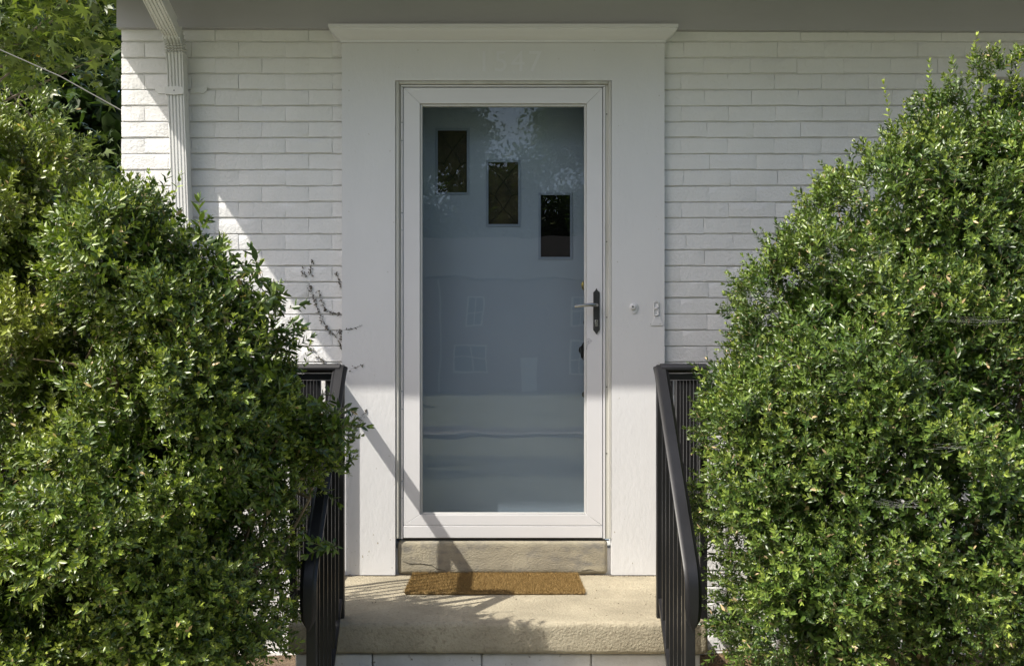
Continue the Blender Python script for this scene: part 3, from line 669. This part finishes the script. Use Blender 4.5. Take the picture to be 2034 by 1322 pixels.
# ------------------------------------------------------------------ foliage machinery
def leaf_tris(L, w_, cup=.16, droop=.12):
    v = np.array([(0, 0, 0), (.3*L, .45*w_, .10*w_), (.68*L, .40*w_, .05*w_ - droop*L*.4), (L, 0, -droop*L),
                  (.68*L, -.40*w_, .05*w_ - droop*L*.4), (.3*L, -.45*w_, .10*w_), (.5*L, 0, -cup*w_ - droop*L*.2)])
    f = np.array([(0, 6, 1), (1, 6, 2), (2, 6, 3), (3, 6, 4), (4, 6, 5), (5, 6, 0)]); return v, f
def rot_to(d, roll):
    x = Vector(d).normalized(); up = Vector((0, 0, 1)) if abs(x.z) < .95 else Vector((0, 1, 0))
    y = up.cross(x).normalized(); z_ = x.cross(y)
    R = Matrix((x, y, z_)).transposed() @ Matrix.Rotation(roll, 3, 'X'); return np.array(R)
def sprig(rr, pairs=5, L0=.024, stem=.062):
    """twig along +x with opposite leaf pairs; returns verts, faces, leaf index per vertex (-1 stem), age 0..1 per vertex"""
    V, Fc, lid, age = [], [], [], []; nv = 0; k = 0
    rs = .0009
    sv = np.array([(0, rs, 0), (0, -rs*.5, rs*.87), (0, -rs*.5, -rs*.87), (stem, rs*.5, 0), (stem, -rs*.25, rs*.4), (stem, -rs*.25, -rs*.4)])
    V.append(sv); Fc.append(np.array([(0, 1, 4), (0, 4, 3), (1, 2, 5), (1, 5, 4), (2, 0, 3), (2, 3, 5)])); lid += [-1]*6; age += [.2]*6; nv = 6
    for i in range(pairs):
        s = (i + .6)/pairs; az = i*math.pi/2 + rr.uniform(-.35, .35)
        for side in (0, 1):
            L = L0*rr.uniform(.78, 1.12)*(1 - .32*max(0, s - .6)/.4); w_ = L*rr.uniform(.36, .45); v, f = leaf_tris(L, w_, rr.uniform(.08, .2), rr.uniform(.02, .2))
            a = az + side*math.pi; inc = math.radians(rr.uniform(38, 66) - 16*s)
            d = Vector((math.cos(inc), math.sin(inc)*math.cos(a), math.sin(inc)*math.sin(a)))
            x = d; n_ = Vector((math.sin(inc), -math.cos(inc)*math.cos(a), -math.cos(inc)*math.sin(a))); y = n_.cross(x)
            R = np.array(Matrix((x, y, n_)).transposed() @ Matrix.Rotation(rr.uniform(-.5, .5), 3, 'X'))
            V.append(v @ R.T + np.array((stem*s, 0, 0))); Fc.append(f + nv); lid += [k]*7; age += [s]*7; nv += 7; k += 1
    for side in (0, 1):
        v, f = leaf_tris(L0*.62, L0*.24, .1, .0); a = pairs*math.pi/2 + side*math.pi; inc = math.radians(16)
        d = Vector((math.cos(inc), math.sin(inc)*math.cos(a), math.sin(inc)*math.sin(a))); R = rot_to(d, a)
        V.append(v @ R.T + np.array((stem, 0, 0))); Fc.append(f + nv); lid += [k]*7; age += [1.0]*7; nv += 7; k += 1
    return np.concatenate(V), np.concatenate(Fc), np.array(lid), np.array(age)
rr = random.Random(5)
SPR = [sprig(rr, p, L, s) for p, L, s in ((5, .0225, .054), (5, .024, .050), (6, .0215, .064), (5, .025, .056), (4, .022, .042), (6, .0235, .068), (4, .025, .040), (5, .021, .050))]

def instance(temps, pos, dirs, rolls, scl, which, colf):
    """join sprig templates; colf(instance indices, template) -> colours per instance x vertex"""
    Vs, Fs, Cs = [], [], []; off = 0
    for t, T in enumerate(temps):
        ix = np.nonzero(which == t)[0]
        if not len(ix): continue
        v, f = T[0], T[1]
        x = dirs[ix]/np.linalg.norm(dirs[ix], axis=1, keepdims=True)
        up = np.where(np.abs(x[:, 2:3]) < .95, np.array([[0, 0, 1.]]), np.array([[0, 1., 0]]))
        y = np.cross(up, x); y /= np.linalg.norm(y, axis=1, keepdims=True); z_ = np.cross(x, y)
        c, s = np.cos(rolls[ix])[:, None], np.sin(rolls[ix])[:, None]
        y, z_ = y*c + z_*s, z_*c - y*s
        W = (v[None, :, 0:1]*x[:, None, :] + v[None, :, 1:2]*y[:, None, :] + v[None, :, 2:3]*z_[:, None, :])*scl[ix][:, None, None] + pos[ix][:, None, :]
        Vs.append(W.reshape(-1, 3)); nv = len(v)
        Fs.append((f[None] + (np.arange(len(ix))*nv)[:, None, None]).reshape(-1, 3) + off); off += len(ix)*nv
        Cs.append(colf(ix, T).reshape(-1, 3))
    return np.concatenate(Vs), np.concatenate(Fs), np.concatenate(Cs)

def vnoise(p, s, seed):
    return np.array([noise.noise(Vector(q)*s + Vector((seed, seed*.7, -seed))) for q in p])

CAM = np.array((0, -DW, CZ))
def shrub(name, label, lobes, nclump, per, nfill, base, stems, seed, palette, yellow=None, tips=(), keepout=None, group='boxwood shrubs by the front door', dead=.006, rcl=(.05, .11), dense=.06, rough=1.0):
    rg = np.random.default_rng(seed); rr = random.Random(seed)
    S = thing(name, base, label, 'shrub', group)
    E = []
    for (px, py, D, rx, ry, rd) in lobes:
        c = P(px, py, D - DW); E.append((np.array(c), np.array((rx*D/F, rd, ry*D/F))))
    area = np.array([(e[1][0]*e[1][1])**.8 + (e[1][0]*e[1][2])**.8 + (e[1][1]*e[1][2])**.8 for e in E]); area /= area.sum()
    def surf(n, depth_lo, depth_hi):
        out_p, out_n, cnt = [], [], 0
        while cnt < n:
            k = rg.choice(len(E), n*2, p=area); d = rg.normal(size=(n*2, 3)); d /= np.linalg.norm(d, axis=1, keepdims=True)
            Cc = np.array([e[0] for e in E])[k]; Rr = np.array([e[1] for e in E])[k]
            nn = d/Rr; nn /= np.linalg.norm(nn, axis=1, keepdims=True)
            dep = rg.uniform(depth_lo, depth_hi, n*2)
            p = Cc + d*Rr - nn*dep[:, None]
            ok = np.ones(n*2, bool)
            for j, (ec, er) in enumerate(E):
                q = np.sqrt((((p - ec)/er)**2).sum(1)); ok &= (k == j) | (q > 1 - dep/er.min()*.9 - .05)
            tc = CAM - p; tc /= np.linalg.norm(tc, axis=1, keepdims=True); f = (tc*nn).sum(1)
            ok &= (f > -.15) | (rg.uniform(size=n*2) < (.38 if depth_lo < .05 else .8))
            ok &= (p[:, 2] > .12) & (p[:, 1] < -.05)
            if keepout: ok &= keepout(p)
            out_p.append(p[ok]); out_n.append(nn[ok]); cnt += ok.sum()
        p = np.concatenate(out_p)[:n]; nn = np.concatenate(out_n)[:n]
        return p, nn
    cp, cn = surf(nclump, -.01, .07)
    disp = (vnoise(cp, 3.2, seed)*.085 + vnoise(cp, 7.5, seed+3)*.075)*rough
    cp = cp + cn*disp[:, None]
    thin = vnoise(cp, 4.2, seed+11) + dense - .05                        # bare crevices between clumps
    keep = thin > rg.uniform(-.1, .12, nclump); cp, cn = cp[keep], cn[keep]
    nC = len(cp); rad = rg.uniform(*rcl, nC); fresh = rg.uniform(0, 1, nC)**1.6; hue = rg.normal(0, 1, nC)
    idx = np.repeat(np.arange(nC), per); n = len(idx)
    d = cn[idx]*.75 + np.array((0, 0, .55)) + rg.normal(0, .55, (n, 3)); d /= np.linalg.norm(d, axis=1, keepdims=True)
    pos = cp[idx] + d*(rad[idx]*rg.uniform(.15, 1, n)**.6)[:, None] + rg.normal(0, .016, (n, 3)) - cn[idx]*.05
    fill_p, fill_n = surf(nfill, .17, .40)
    fd_ = fill_n*.5 + rg.normal(0, .7, (nfill, 3)) + np.array((0, 0, .2))
    pos = np.concatenate([pos, fill_p]); d = np.concatenate([d, fd_]); fr_ = np.concatenate([fresh[idx], np.zeros(nfill)]); hu = np.concatenate([hue[idx], rg.normal(0, 1, nfill)])
    if keepout: k = keepout(pos); pos, d, fr_, hu = pos[k], d[k], fr_[k], hu[k]
    N_ = len(pos); which = rg.integers(0, len(SPR), N_); rolls = rg.uniform(0, 6.28, N_); scl = rg.uniform(.70, 1.15, N_); scl[N_ - nfill:] *= 1.55
    dark, mid, new, old = [np.array(c) for c in palette]
    yl = np.zeros(N_)
    if yellow:
        for (px, py, D, r_, s_) in yellow: yl = np.maximum(yl, s_*np.clip(1.25 - np.linalg.norm(pos - np.array(P(px, py, D-DW)), axis=1)/r_, 0, 1))
    def colf(ix, T):
        lid, age = T[2], T[3]; m = len(ix); K = lid.max()+2
        lr = rg.uniform(size=(m, K)); v = lr[:, lid]; 
        mixa = np.clip(.27 + .17*hu[ix][:, None] + (v-.5)*.7, 0, 1)[..., None]
        c = dark*(1-mixa) + mid*mixa
        fa = (np.clip(age[None, :]-.45, 0, 1)*1.5*fr_[ix][:, None])[..., None]
        c = c*(1-fa) + new*fa
        y_ = yl[ix][:, None, None]; c = c*(1-y_) + np.array((.30, .33, .055))*y_
        dd = (rg.uniform(size=(m, K)) < dead)[:, lid][..., None]; c = np.where(dd, old*(.6+.8*v[..., None]), c)
        stc = np.array((.17, .15, .055)); c = np.where((lid < 0)[None, :, None], stc, c)
        return c*rg.uniform(.85, 1.15, (m, 1, 1))
    # the nearest sprigs on the camera side become parts of their own, each leaf a sub-part
    dist = np.linalg.norm(pos - CAM, axis=1)
    pxx = CX + pos[:, 0]*F/(pos[:, 1]+DW); pyy = HY - (pos[:, 2]-CZ)*F/(pos[:, 1]+DW)
    infr = (pxx > 20) & (pxx < 2010) & (pyy > 30) & (pyy < 1290) & (np.arange(N_) < N_ - nfill)
    order = np.argsort(np.where(infr, dist, 99)); cand = order[:240]; rg.shuffle(cand); pick = cand[:22]
    rest = np.ones(N_, bool); rest[pick] = False; ri = np.nonzero(rest)[0]
    V, Fc, Cl = instance(SPR, pos[ri], d[ri], rolls[ri], scl[ri], which[ri], lambda ix, T: colf(ri[ix], T))
    tri_mesh('foliage', V, Fc, 'box_leaf', S, base, Cl)['kind'] = 'stuff'
    for i in pick:
        T = SPR[which[i]]; one = np.array([i])
        V, Fc, Cl = instance([T], pos[one], d[one], rolls[one], scl[one], np.zeros(1, int), lambda ix, T_: colf(one, T_))
        lid = T[2]
        sm = lid < 0; so_ = tri_mesh('sprig', V[sm], T[1][:6], 'box_leaf', S, tuple(pos[i]), Cl[sm])
        for k in range(lid.max()+1):
            q = np.nonzero(lid == k)[0]; ff = np.array([(0, 6, 1), (1, 6, 2), (2, 6, 3), (3, 6, 4), (4, 6, 5), (5, 6, 0)])
            tri_mesh('leaf', V[q], ff, 'box_leaf', so_, tuple(V[q[0]]), Cl[q])
    # long upright shoots
    for (px, py, D, dx, dz, fresh_) in tips:
        b_ = P(px, py, D-DW); L = Vector((dx, 0, dz)); nn = max(3, int(L.length/.016))
        Tt = [sprig(rr, nn, .024, L.length)]
        one = np.array([0])
        V, Fc, Cl = instance(Tt, np.array([b_]), np.array([(dx, -.02, dz)]), np.array([rr.uniform(0, 3)]), np.array([1.]), np.zeros(1, int),
            lambda ix, T: np.where((T[2] < 0)[None, :, None], np.array((.16, .17, .05)), (mid*(1-np.clip(T[3]*fresh_, 0, 1)[:, None]) + np.array((.34, .42, .05))*np.clip(T[3]*fresh_, 0, 1)[:, None])[None]))
        tri_mesh('shoot', V, Fc, 'box_leaf', S, tuple(b_), Cl)
    # woody stems from the ground into the crown
    for j in range(stems):
        e = E[rr.randrange(len(E))]; tgt = Vector(e[0]) + Vector((rr.uniform(-.7, .7)*e[1][0], rr.uniform(-.7, .5)*e[1][1], rr.uniform(-.4, .75)*e[1][2]))
        b0 = Vector(base) + Vector((rr.uniform(-.18, .18), rr.uniform(-.12, .12), -.05)); mdl = b0.lerp(tgt, .5) + Vector((rr.uniform(-.1, .1), rr.uniform(-.1, .1), rr.uniform(.0, .12)))
        pts = [b0.lerp(mdl, t)*(1-t) + mdl.lerp(tgt, t)*t for t in np.linspace(0, 1, 9)]
        pts = [p + Vector((rr.gauss(0, .008), rr.gauss(0, .008), 0)) for p in pts]
        r0 = rr.uniform(.010, .018); m = MB(); m.tube(pts, [r0*(1-.8*t) for t in np.linspace(0, 1, 9)], 6)
        for _ in range(6):
            t = rr.randrange(3, 8); p0 = pts[t]; dv = Vector((rr.gauss(0, 1), rr.gauss(0, 1), rr.uniform(0, 1))).normalized()*rr.uniform(.15, .3)
            if -.78 < (p0 + dv).x < .85 or (p0+dv).y > -.1: continue
            m.tube([p0, p0 + dv*.5 + Vector((0, 0, .02)), p0 + dv], [r0*.35, r0*.22, r0*.1], 5)
        m.build('stem', 'twig', S, smooth=True)
    return S

PALR = [(.024, .058, .008), (.158, .245, .040), (.40, .48, .09), (.48, .36, .20)]
PALL = [(.030, .066, .008), (.21, .295, .038), (.50, .56, .09), (.46, .34, .16)]
def keep_right(p):
    x = p[:, 0]; y = p[:, 1]; z_ = p[:, 2]
    return ~((x < .80) & (y > -.86)) & ~((x < .655) & (z_ < 1.6)) 
def keep_left(p):
    x = p[:, 0]; y = p[:, 1]; z_ = p[:, 2]
    t = (z_ - ZS)/1.466; xf = x + t; yf = y + .62*t; tw = -y/.62; xw = x + tw; zw = z_ - 1.466*tw
    jit = .03*np.sin(x*61 + z_*47) + .03*np.sin(y*83 + x*29)
    shade = ((yf > -.60 + jit) & (yf < .0) & (xf > -.74) & (xf < .6)) | ((xw > -.70) & (xw < .7) & (zw > ZS) & (zw < 1.5))
    rare = np.sin(x*977 + y*1313 + z_*771) > .985
    return ~((x > -.80) & (y > -.86)) & ~(shade & ~rare) & ~((x > -.645) & ((y < -1.36) | (z_ < .95) | (z_ > 1.40) | (x > -.48)))

shrub('boxwood_shrub', 'tall dense dark green boxwood shrub beside the doorbell side railing',
      [(1830, 1010, 3.05, 380, 400, .62), (1740, 800, 3.15, 285, 300, .6), (1638, 640, 3.3, 172, 180, .45), (1888, 545, 3.3, 305, 312, .55), (1958, 328, 3.33, 142, 180, .4),
       (1592, 1140, 3.0, 175, 240, .5), (1530, 855, 3.12, 140, 135, .35), (2230, 750, 3.2, 330, 560, .6), (1532, 990, 3.08, 150, 165, .4), (2075, 305, 3.28, 125, 190, .35)],
      1700, 12, 13000, (1.45, -1.05, .17), 14, 31, PALR,
      tips=[(1918, 190, 3.3, .03, .21, 1.25), (1885, 200, 3.3, .0, .15, .6), (1778, 300, 3.3, -.05, .24, 1.2), (1795, 300, 3.25, -.01, .17, 1.0), (2008, 225, 3.2, .02, .19, 1.3), (1842, 230, 3.3, .0, .19, .4),
            (1935, 230, 3.2, .0, .11, .3), (1650, 420, 3.2, -.01, .14, .3), (1985, 240, 3.1, .0, .12, .8), (1720, 350, 3.25, -.01, .12, .3), (1570, 500, 3.2, -.01, .13, .2), (1500, 560, 3.2, -.05, .09, .15)],
      keepout=keep_right, dead=.014, rcl=(.04, .085), dense=.24, rough=.62)
shrub('boxwood_shrub', 'loose bright green boxwood shrub before the downspout, reaching over the hinge side railing',
      [(275, 525, 2.72, 100, 138, .34), (390, 620, 2.75, 82, 108, .32), (430, 780, 2.78, 132, 165, .40), (450, 965, 2.78, 148, 175, .40), (400, 1180, 2.8, 165, 190, .42), (280, 1000, 2.7, 230, 330, .42), (565, 860, 2.88, 58, 100, .16), (622, 905, 2.97, 30, 36, .07), (525, 740, 2.86, 58, 55, .16), (560, 1120, 2.88, 45, 130, .14), (300, 1270, 2.7, 230, 110, .36), (580, 775, 2.9, 45, 55, .12)],
      1180, 12, 5000, (-1.08, -1.32, .13), 14, 52, PALL,
      tips=[(300, 380, 2.9, .0, .06, .4), (345, 390, 2.9, .03, .07, .4), (485, 575, 2.78, .01, .10, .5), (520, 640, 2.82, .03, .09, .5), (600, 745, 2.9, .03, .10, .7), (580, 750, 2.9, -.01, .08, .7), (250, 400, 2.9, -.02, .07, .5), (660, 900, 3.0, .075, .01, .3), (655, 930, 3.0, .07, -.02, .2)],
      keepout=keep_left, dead=.010, rcl=(.045, .105))
shrub('boxwood_shrub', 'yellowish boxwood shrub with thin patches standing before the star-leaved tree',
      [(50, 480, 3.05, 165, 225, .42), (130, 760, 2.95, 170, 230, .42), (40, 1120, 2.75, 230, 260, .45), (-190, 980, 2.95, 190, 320, .45), (185, 520, 3.15, 80, 150, .3), (75, 345, 3.02, 105, 95, .28), (5, 320, 3.1, 60, 90, .25), (60, 1290, 2.65, 200, 110, .36)],
      1080, 12, 4300, (-1.72, -1.3, .13), 12, 77, PALL, yellow=[(20, 640, 2.62, .26, .7), (110, 790, 2.6, .20, .55), (40, 400, 2.75, .30, .45)],
      tips=[(85, 290, 2.95, .01, .06, .6), (120, 310, 3.0, .02, .08, .7), (10, 240, 3.0, .01, .09, 1.0), (40, 270, 3.0, -.01, .07, .8)],
      keepout=keep_left, dead=.016, rcl=(.045, .10), dense=.2, rough=.8)

# ------------------------------------------------------------------ trees
def star_leaf(s):
    pts = [(0, 0, 0)]
    for k in range(5):
        a = math.radians(-116 + 58*k); L = s*(1, .92, 1.0, .92, 1)[k]*(.82 if k in (0, 4) else 1)
        if k: a2 = a - math.radians(29); pts.append((math.cos(a2)*s*.34, math.sin(a2)*s*.34, .0))
        pts.append((math.cos(a)*L, math.sin(a)*L, -.16*s))
    pts.append((-s*.12, 0, 0)); v = np.array(pts); n = len(v)
    f = [(0, i, i+1) for i in range(1, n-1)] + [(0, n-1, 1)]
    return v, np.array(f), np.zeros(n, int), np.zeros(n)
STAR = [star_leaf(.078), star_leaf(.066), star_leaf(.09)]
def blob_leaf(s):
    v, f = leaf_tris(s, s*.6, .1, .15); return v, f, np.zeros(7, int), np.zeros(7)

def tree(name, label, base, height, lobes, temps, nleaf, mats, palette, seed, group=None, droop=.4, single=0, ncl=120, clr=.35):
    rg = np.random.default_rng(seed); rr = random.Random(seed); T = thing(name, base, label, 'tree', group)
    B = Vector(base); top = B + Vector((rr.uniform(-.2, .2), rr.uniform(-.2, .2), height*.85))
    tr = MB(); pts = [B.lerp(top, t) + Vector((rr.gauss(0, .02)*height*.3, rr.gauss(0, .02)*height*.3, 0))*(t > 0) for t in np.linspace(0, 1, 9)]
    r0 = height*.015; tr.tube(pts, [r0*(1.25 if i == 0 else 1 - .1*i) for i in range(9)], 10)
    tr.v = [v - Vector((0, 0, .1)) if i < 10 else v for i, v in enumerate(tr.v)]
    tr.build('trunk', 'bark', T, smooth=True)
    cl = []
    lim = MB()
    for (c, r) in lobes:
        c = np.array(c); r = np.array(r)
        for _ in range(ncl):
            d = rg.normal(size=3); d /= np.linalg.norm(d); q = c + d*r*rg.uniform(.45, 1.0)**.5; cl.append(q)
        for _ in range(8):
            q = Vector(cl[-1 - rr.randrange(ncl)]); p0 = pts[rr.randrange(3, 8)]
            lim.tube([p0, p0.lerp(q, .4) + Vector((0, 0, .08*height*.3)), q], [r0*.25, r0*.13, r0*.04], 5)
    lim.build('limbs', 'bark', T, smooth=True)
    cl = np.array(cl); n = nleaf; k = rg.integers(0, len(cl), n)
    pos = cl[k] + rg.normal(size=(n, 3))*clr*np.array((.55, .55, .4))
    ccol = rg.uniform(size=len(cl))
    d = rg.normal(size=(n, 3))*np.array((1, 1, .5)) + np.array((-.2, -.3, -droop)); rolls = rg.normal(0, .6, n)
    which = rg.integers(0, len(temps), n); scl = rg.uniform(.7, 1.25, n)
    A, Bc, Y = [np.array(c) for c in palette]
    u = np.clip(ccol[k]*.7 + rg.uniform(size=n)*.4, 0, 1)**2.4; yv = rg.uniform(size=n) < .008
    def colf(ix, T_):
        c = A*(1-u[ix][:, None]) + Bc*u[ix][:, None]; c = np.where(yv[ix][:, None], Y, c); return np.repeat(c[:, None, :], len(T_[0]), 1)
    rest = np.arange(n)
    if single:
        pxx = CX + pos[:, 0]*F/(pos[:, 1]+DW); pyy = HY - (pos[:, 2]-CZ)*F/(pos[:, 1]+DW)
        infr = (pxx > 5) & (pxx < 236) & (pyy > 5) & (pyy < 330); order = np.argsort(np.where(infr, pos[:, 1], 999)); pick = order[:min(single, infr.sum())]
        mk = np.ones(n, bool); mk[pick] = False; rest = np.nonzero(mk)[0]
        for i in pick:
            one = np.array([i]); V, Fc, Cl = instance([temps[which[i]]], pos[one], d[one], rolls[one], scl[one], np.zeros(1, int), lambda ix, T_: colf(one, T_))
            tri_mesh('leaf', V, Fc, mats, T, tuple(pos[i]), Cl)
    V, Fc, Cl = instance(temps, pos[rest], d[rest], rolls[rest], scl[rest], which[rest], lambda ix, T_: colf(rest[ix], T_))
    tri_mesh('crown', V, Fc, mats, T, base, Cl)['kind'] = 'stuff'
    return T
tree('sweetgum_tree', 'star-leaved green tree with a few yellow leaves beyond the house corner', (-5.2, 4.2, -.012), 6.5,
     [((-4.1, 2.6, 4.6), (1.5, 1.0, 1.6)), ((-3.1, 2.3, 4.15), (.75, .5, .40)), ((-5.6, 4.4, 5.6), (2.0, 1.6, 1.8)), ((-4.2, 3.4, 3.0), (1.3, 1.0, .9)), ((-6.2, 1.4, 7.0), (2.3, 1.7, .9)), ((-5.2, 2.4, 6.6), (1.6, 1.2, .7))], STAR, 7500, 'gum_leaf',
     [(.030, .062, .010), (.30, .36, .065), (.55, .30, .02)], 4, single=280, ncl=55, clr=.26)
tree('hedge_tree', 'dark leafy evergreen tree filling the space behind the star-leaved tree', (-8.5, 9.5, -.012), 7.5,
     [((-7.2, 8.0, 3.0), (2.6, 1.6, 3.0)), ((-9.5, 9.5, 5.0), (3.0, 2.0, 3.2)), ((-6.5, 9.5, 6.0), (2.4, 1.6, 2.2)), ((-6.0, 8.5, 1.2), (2.0, 1.0, 1.4)), ((-5.6, 7.2, 3.6), (1.2, .8, 2.2)), ((-6.6, 7.6, 5.4), (1.6, .8, 1.6))], [blob_leaf(.26), blob_leaf(.20)], 26000, 'far_leaf',
     [(.018, .036, .009), (.045, .075, .016), (.2, .2, .05)], 14, ncl=90, clr=.6)
# across the street: seen only as reflections in the storm glass
GB = [blob_leaf(.12), blob_leaf(.09)]
FP = [(.04, .075, .018), (.09, .14, .03), (.16, .18, .04)]
tree('shade_tree', 'broad shade tree on the front lawn reflected beside the first door window', (-4.6, -15.5, -.012), 10, [((-2.4, -15, 8.3), (2.0, 2.0, 1.3)), ((-5.5, -16, 7.2), (3, 2.5, 2.4)), ((-1.3, -15.5, 7.0), (.9, 1.0, .6))], GB, 34000, 'far_leaf', FP, 23, ncl=80, clr=.5)
tree('shade_tree', 'broad shade tree on the front lawn reflected above the third door window', (5.2, -17.5, -.012), 11, [((3.0, -17, 8.6), (1.7, 1.8, 1.1)), ((6.2, -18, 8.0), (3, 2.5, 2.4)), ((1.9, -17, 7.6), (.9, 1, .7))], GB, 34000, 'far_leaf', FP, 24, ncl=80, clr=.5)
for i, (x, y, h, lab) in enumerate(((-12, -60, 19, 'tall tree behind the far end of the brick house across the street'), (4, -66, 20, 'tall tree rising over the roof ridge of the house across the street'), (-4, -68, 20.5, 'broad tree rising behind the window end of the house across the street'), (14, -60, 18.5, 'rounded tree beside the house across the street'))):
    tree('street_tree', lab, (x, y, 1.2), h, [((x, y, h*.72), (6.5, 4, h*.32)), ((x+4, y+1, h*.6), (4.5, 3, h*.28)), ((x-4, y+1, h*.58), (4.5, 3, h*.27))], [blob_leaf(.42), blob_leaf(.32)], 24000, 'far_leaf', FP, 40+i, ncl=110, clr=1.3)
H2 = thing('brick_house', (-1, -52, 1.0), 'two storey brick house with white window trim across the street', 'house')
MB().box(-9, 7, -56, -48, .9, 7.6).build('wall', 'far_brick', H2)
MB().prism([(-57, 7.61), (-47.3, 7.61), (-52, 10.6)], 'x', -9.5, 7.5).build('roof', 'roof', H2)
def far_win(x, z, w_, h_):
    f = MB().box(x-w_/2-.1, x+w_/2+.1, -47.99, -47.88, z-.1, z+h_+.1).build('window', 'far_white', H2)
    for u in (0, 1):
        for v in (0, 1): MB().box(x-w_/2+u*(w_/2+.03), x-.03+u*(w_/2+.03), -47.875, -47.85, z+v*(h_/2+.03), z+h_/2-.03+v*(h_/2+.03)).build('pane', 'far_pane', f)
for x, z, w_, h_ in ((-1.4, 5.0, .8, 1.5), (-1.55, 2.3, 1.7, 1.5), (-6, 5.0, .9, 1.5), (-6, 2.3, .9, 1.6), (4.6, 5.0, .9, 1.5), (4.6, 2.3, .9, 1.6)): far_win(x, z, w_, h_)
MB().box(1.2, 2.2, -47.99, -47.88, 1.0, 3.2).build('door', 'far_white', H2)
MB().box(-3.4, -3.3, -47.98, -47.8, 1.0, 7.5).build('downspout', 'far_white', H2)

# ------------------------------------------------------------------ litter in the beds
m = MB()
for _ in range(700):
    x = random.uniform(.82, 1.5); y = random.uniform(-.75, -.03); zz = bedz(x, y) + random.uniform(.002, .03); a_ = random.uniform(0, 6.28); L = random.uniform(.03, .09)
    m.tube([(x, y, zz), (x + math.cos(a_)*L*.5, y + math.sin(a_)*L*.5, zz+random.uniform(0, .015)), (x + math.cos(a_)*L, y + math.sin(a_)*L, zz+random.uniform(-.004, .02))], .0013, 3, cap=False)
tag(m.build('straw_litter', 'straw'), 'dry brown straw lying on the bed against the wall beside the stoop', 'straw', kind='stuff')
# cobwebs: bundles of fine threads strung between sprigs of the right shrub
for (xa, ya, xb, yb_, D, lab) in ((1690, 515, 1790, 495, 2.62, 'cobweb threads strung high on the tall shrub front'), (1840, 632, 2034, 640, 2.55, 'long cobweb band across the middle of the tall shrub'),
                              (1830, 890, 1960, 875, 2.5, 'pale cobweb sheet over the lower face of the tall shrub'), (1720, 995, 1840, 1000, 2.45, 'small cobweb near the foot of the tall shrub'), (1835, 165, 1950, 150, 2.98, 'cobweb threads just under the tall shrub tip')):
    wb = MB(); A0, B0 = P(xa, ya, D-DW), P(xb, yb_, D-DW)
    for _ in range(9):
        a1_ = A0 + Vector((random.gauss(0, .012), random.gauss(0, .015), random.gauss(0, .006))); b1_ = B0 + Vector((random.gauss(0, .012), random.gauss(0, .015), random.gauss(0, .008)))
        s_, t_ = sorted((random.uniform(0, .5), random.uniform(.5, 1))); p0, p1 = a1_.lerp(b1_, s_), a1_.lerp(b1_, t_)
        wb.tube([p0, p0.lerp(p1, .5) - Vector((0, 0, random.uniform(.002, .012))), p1], .00013, 3, cap=False)
    tag(wb.build('cobweb', 'web'), lab, 'cobweb')
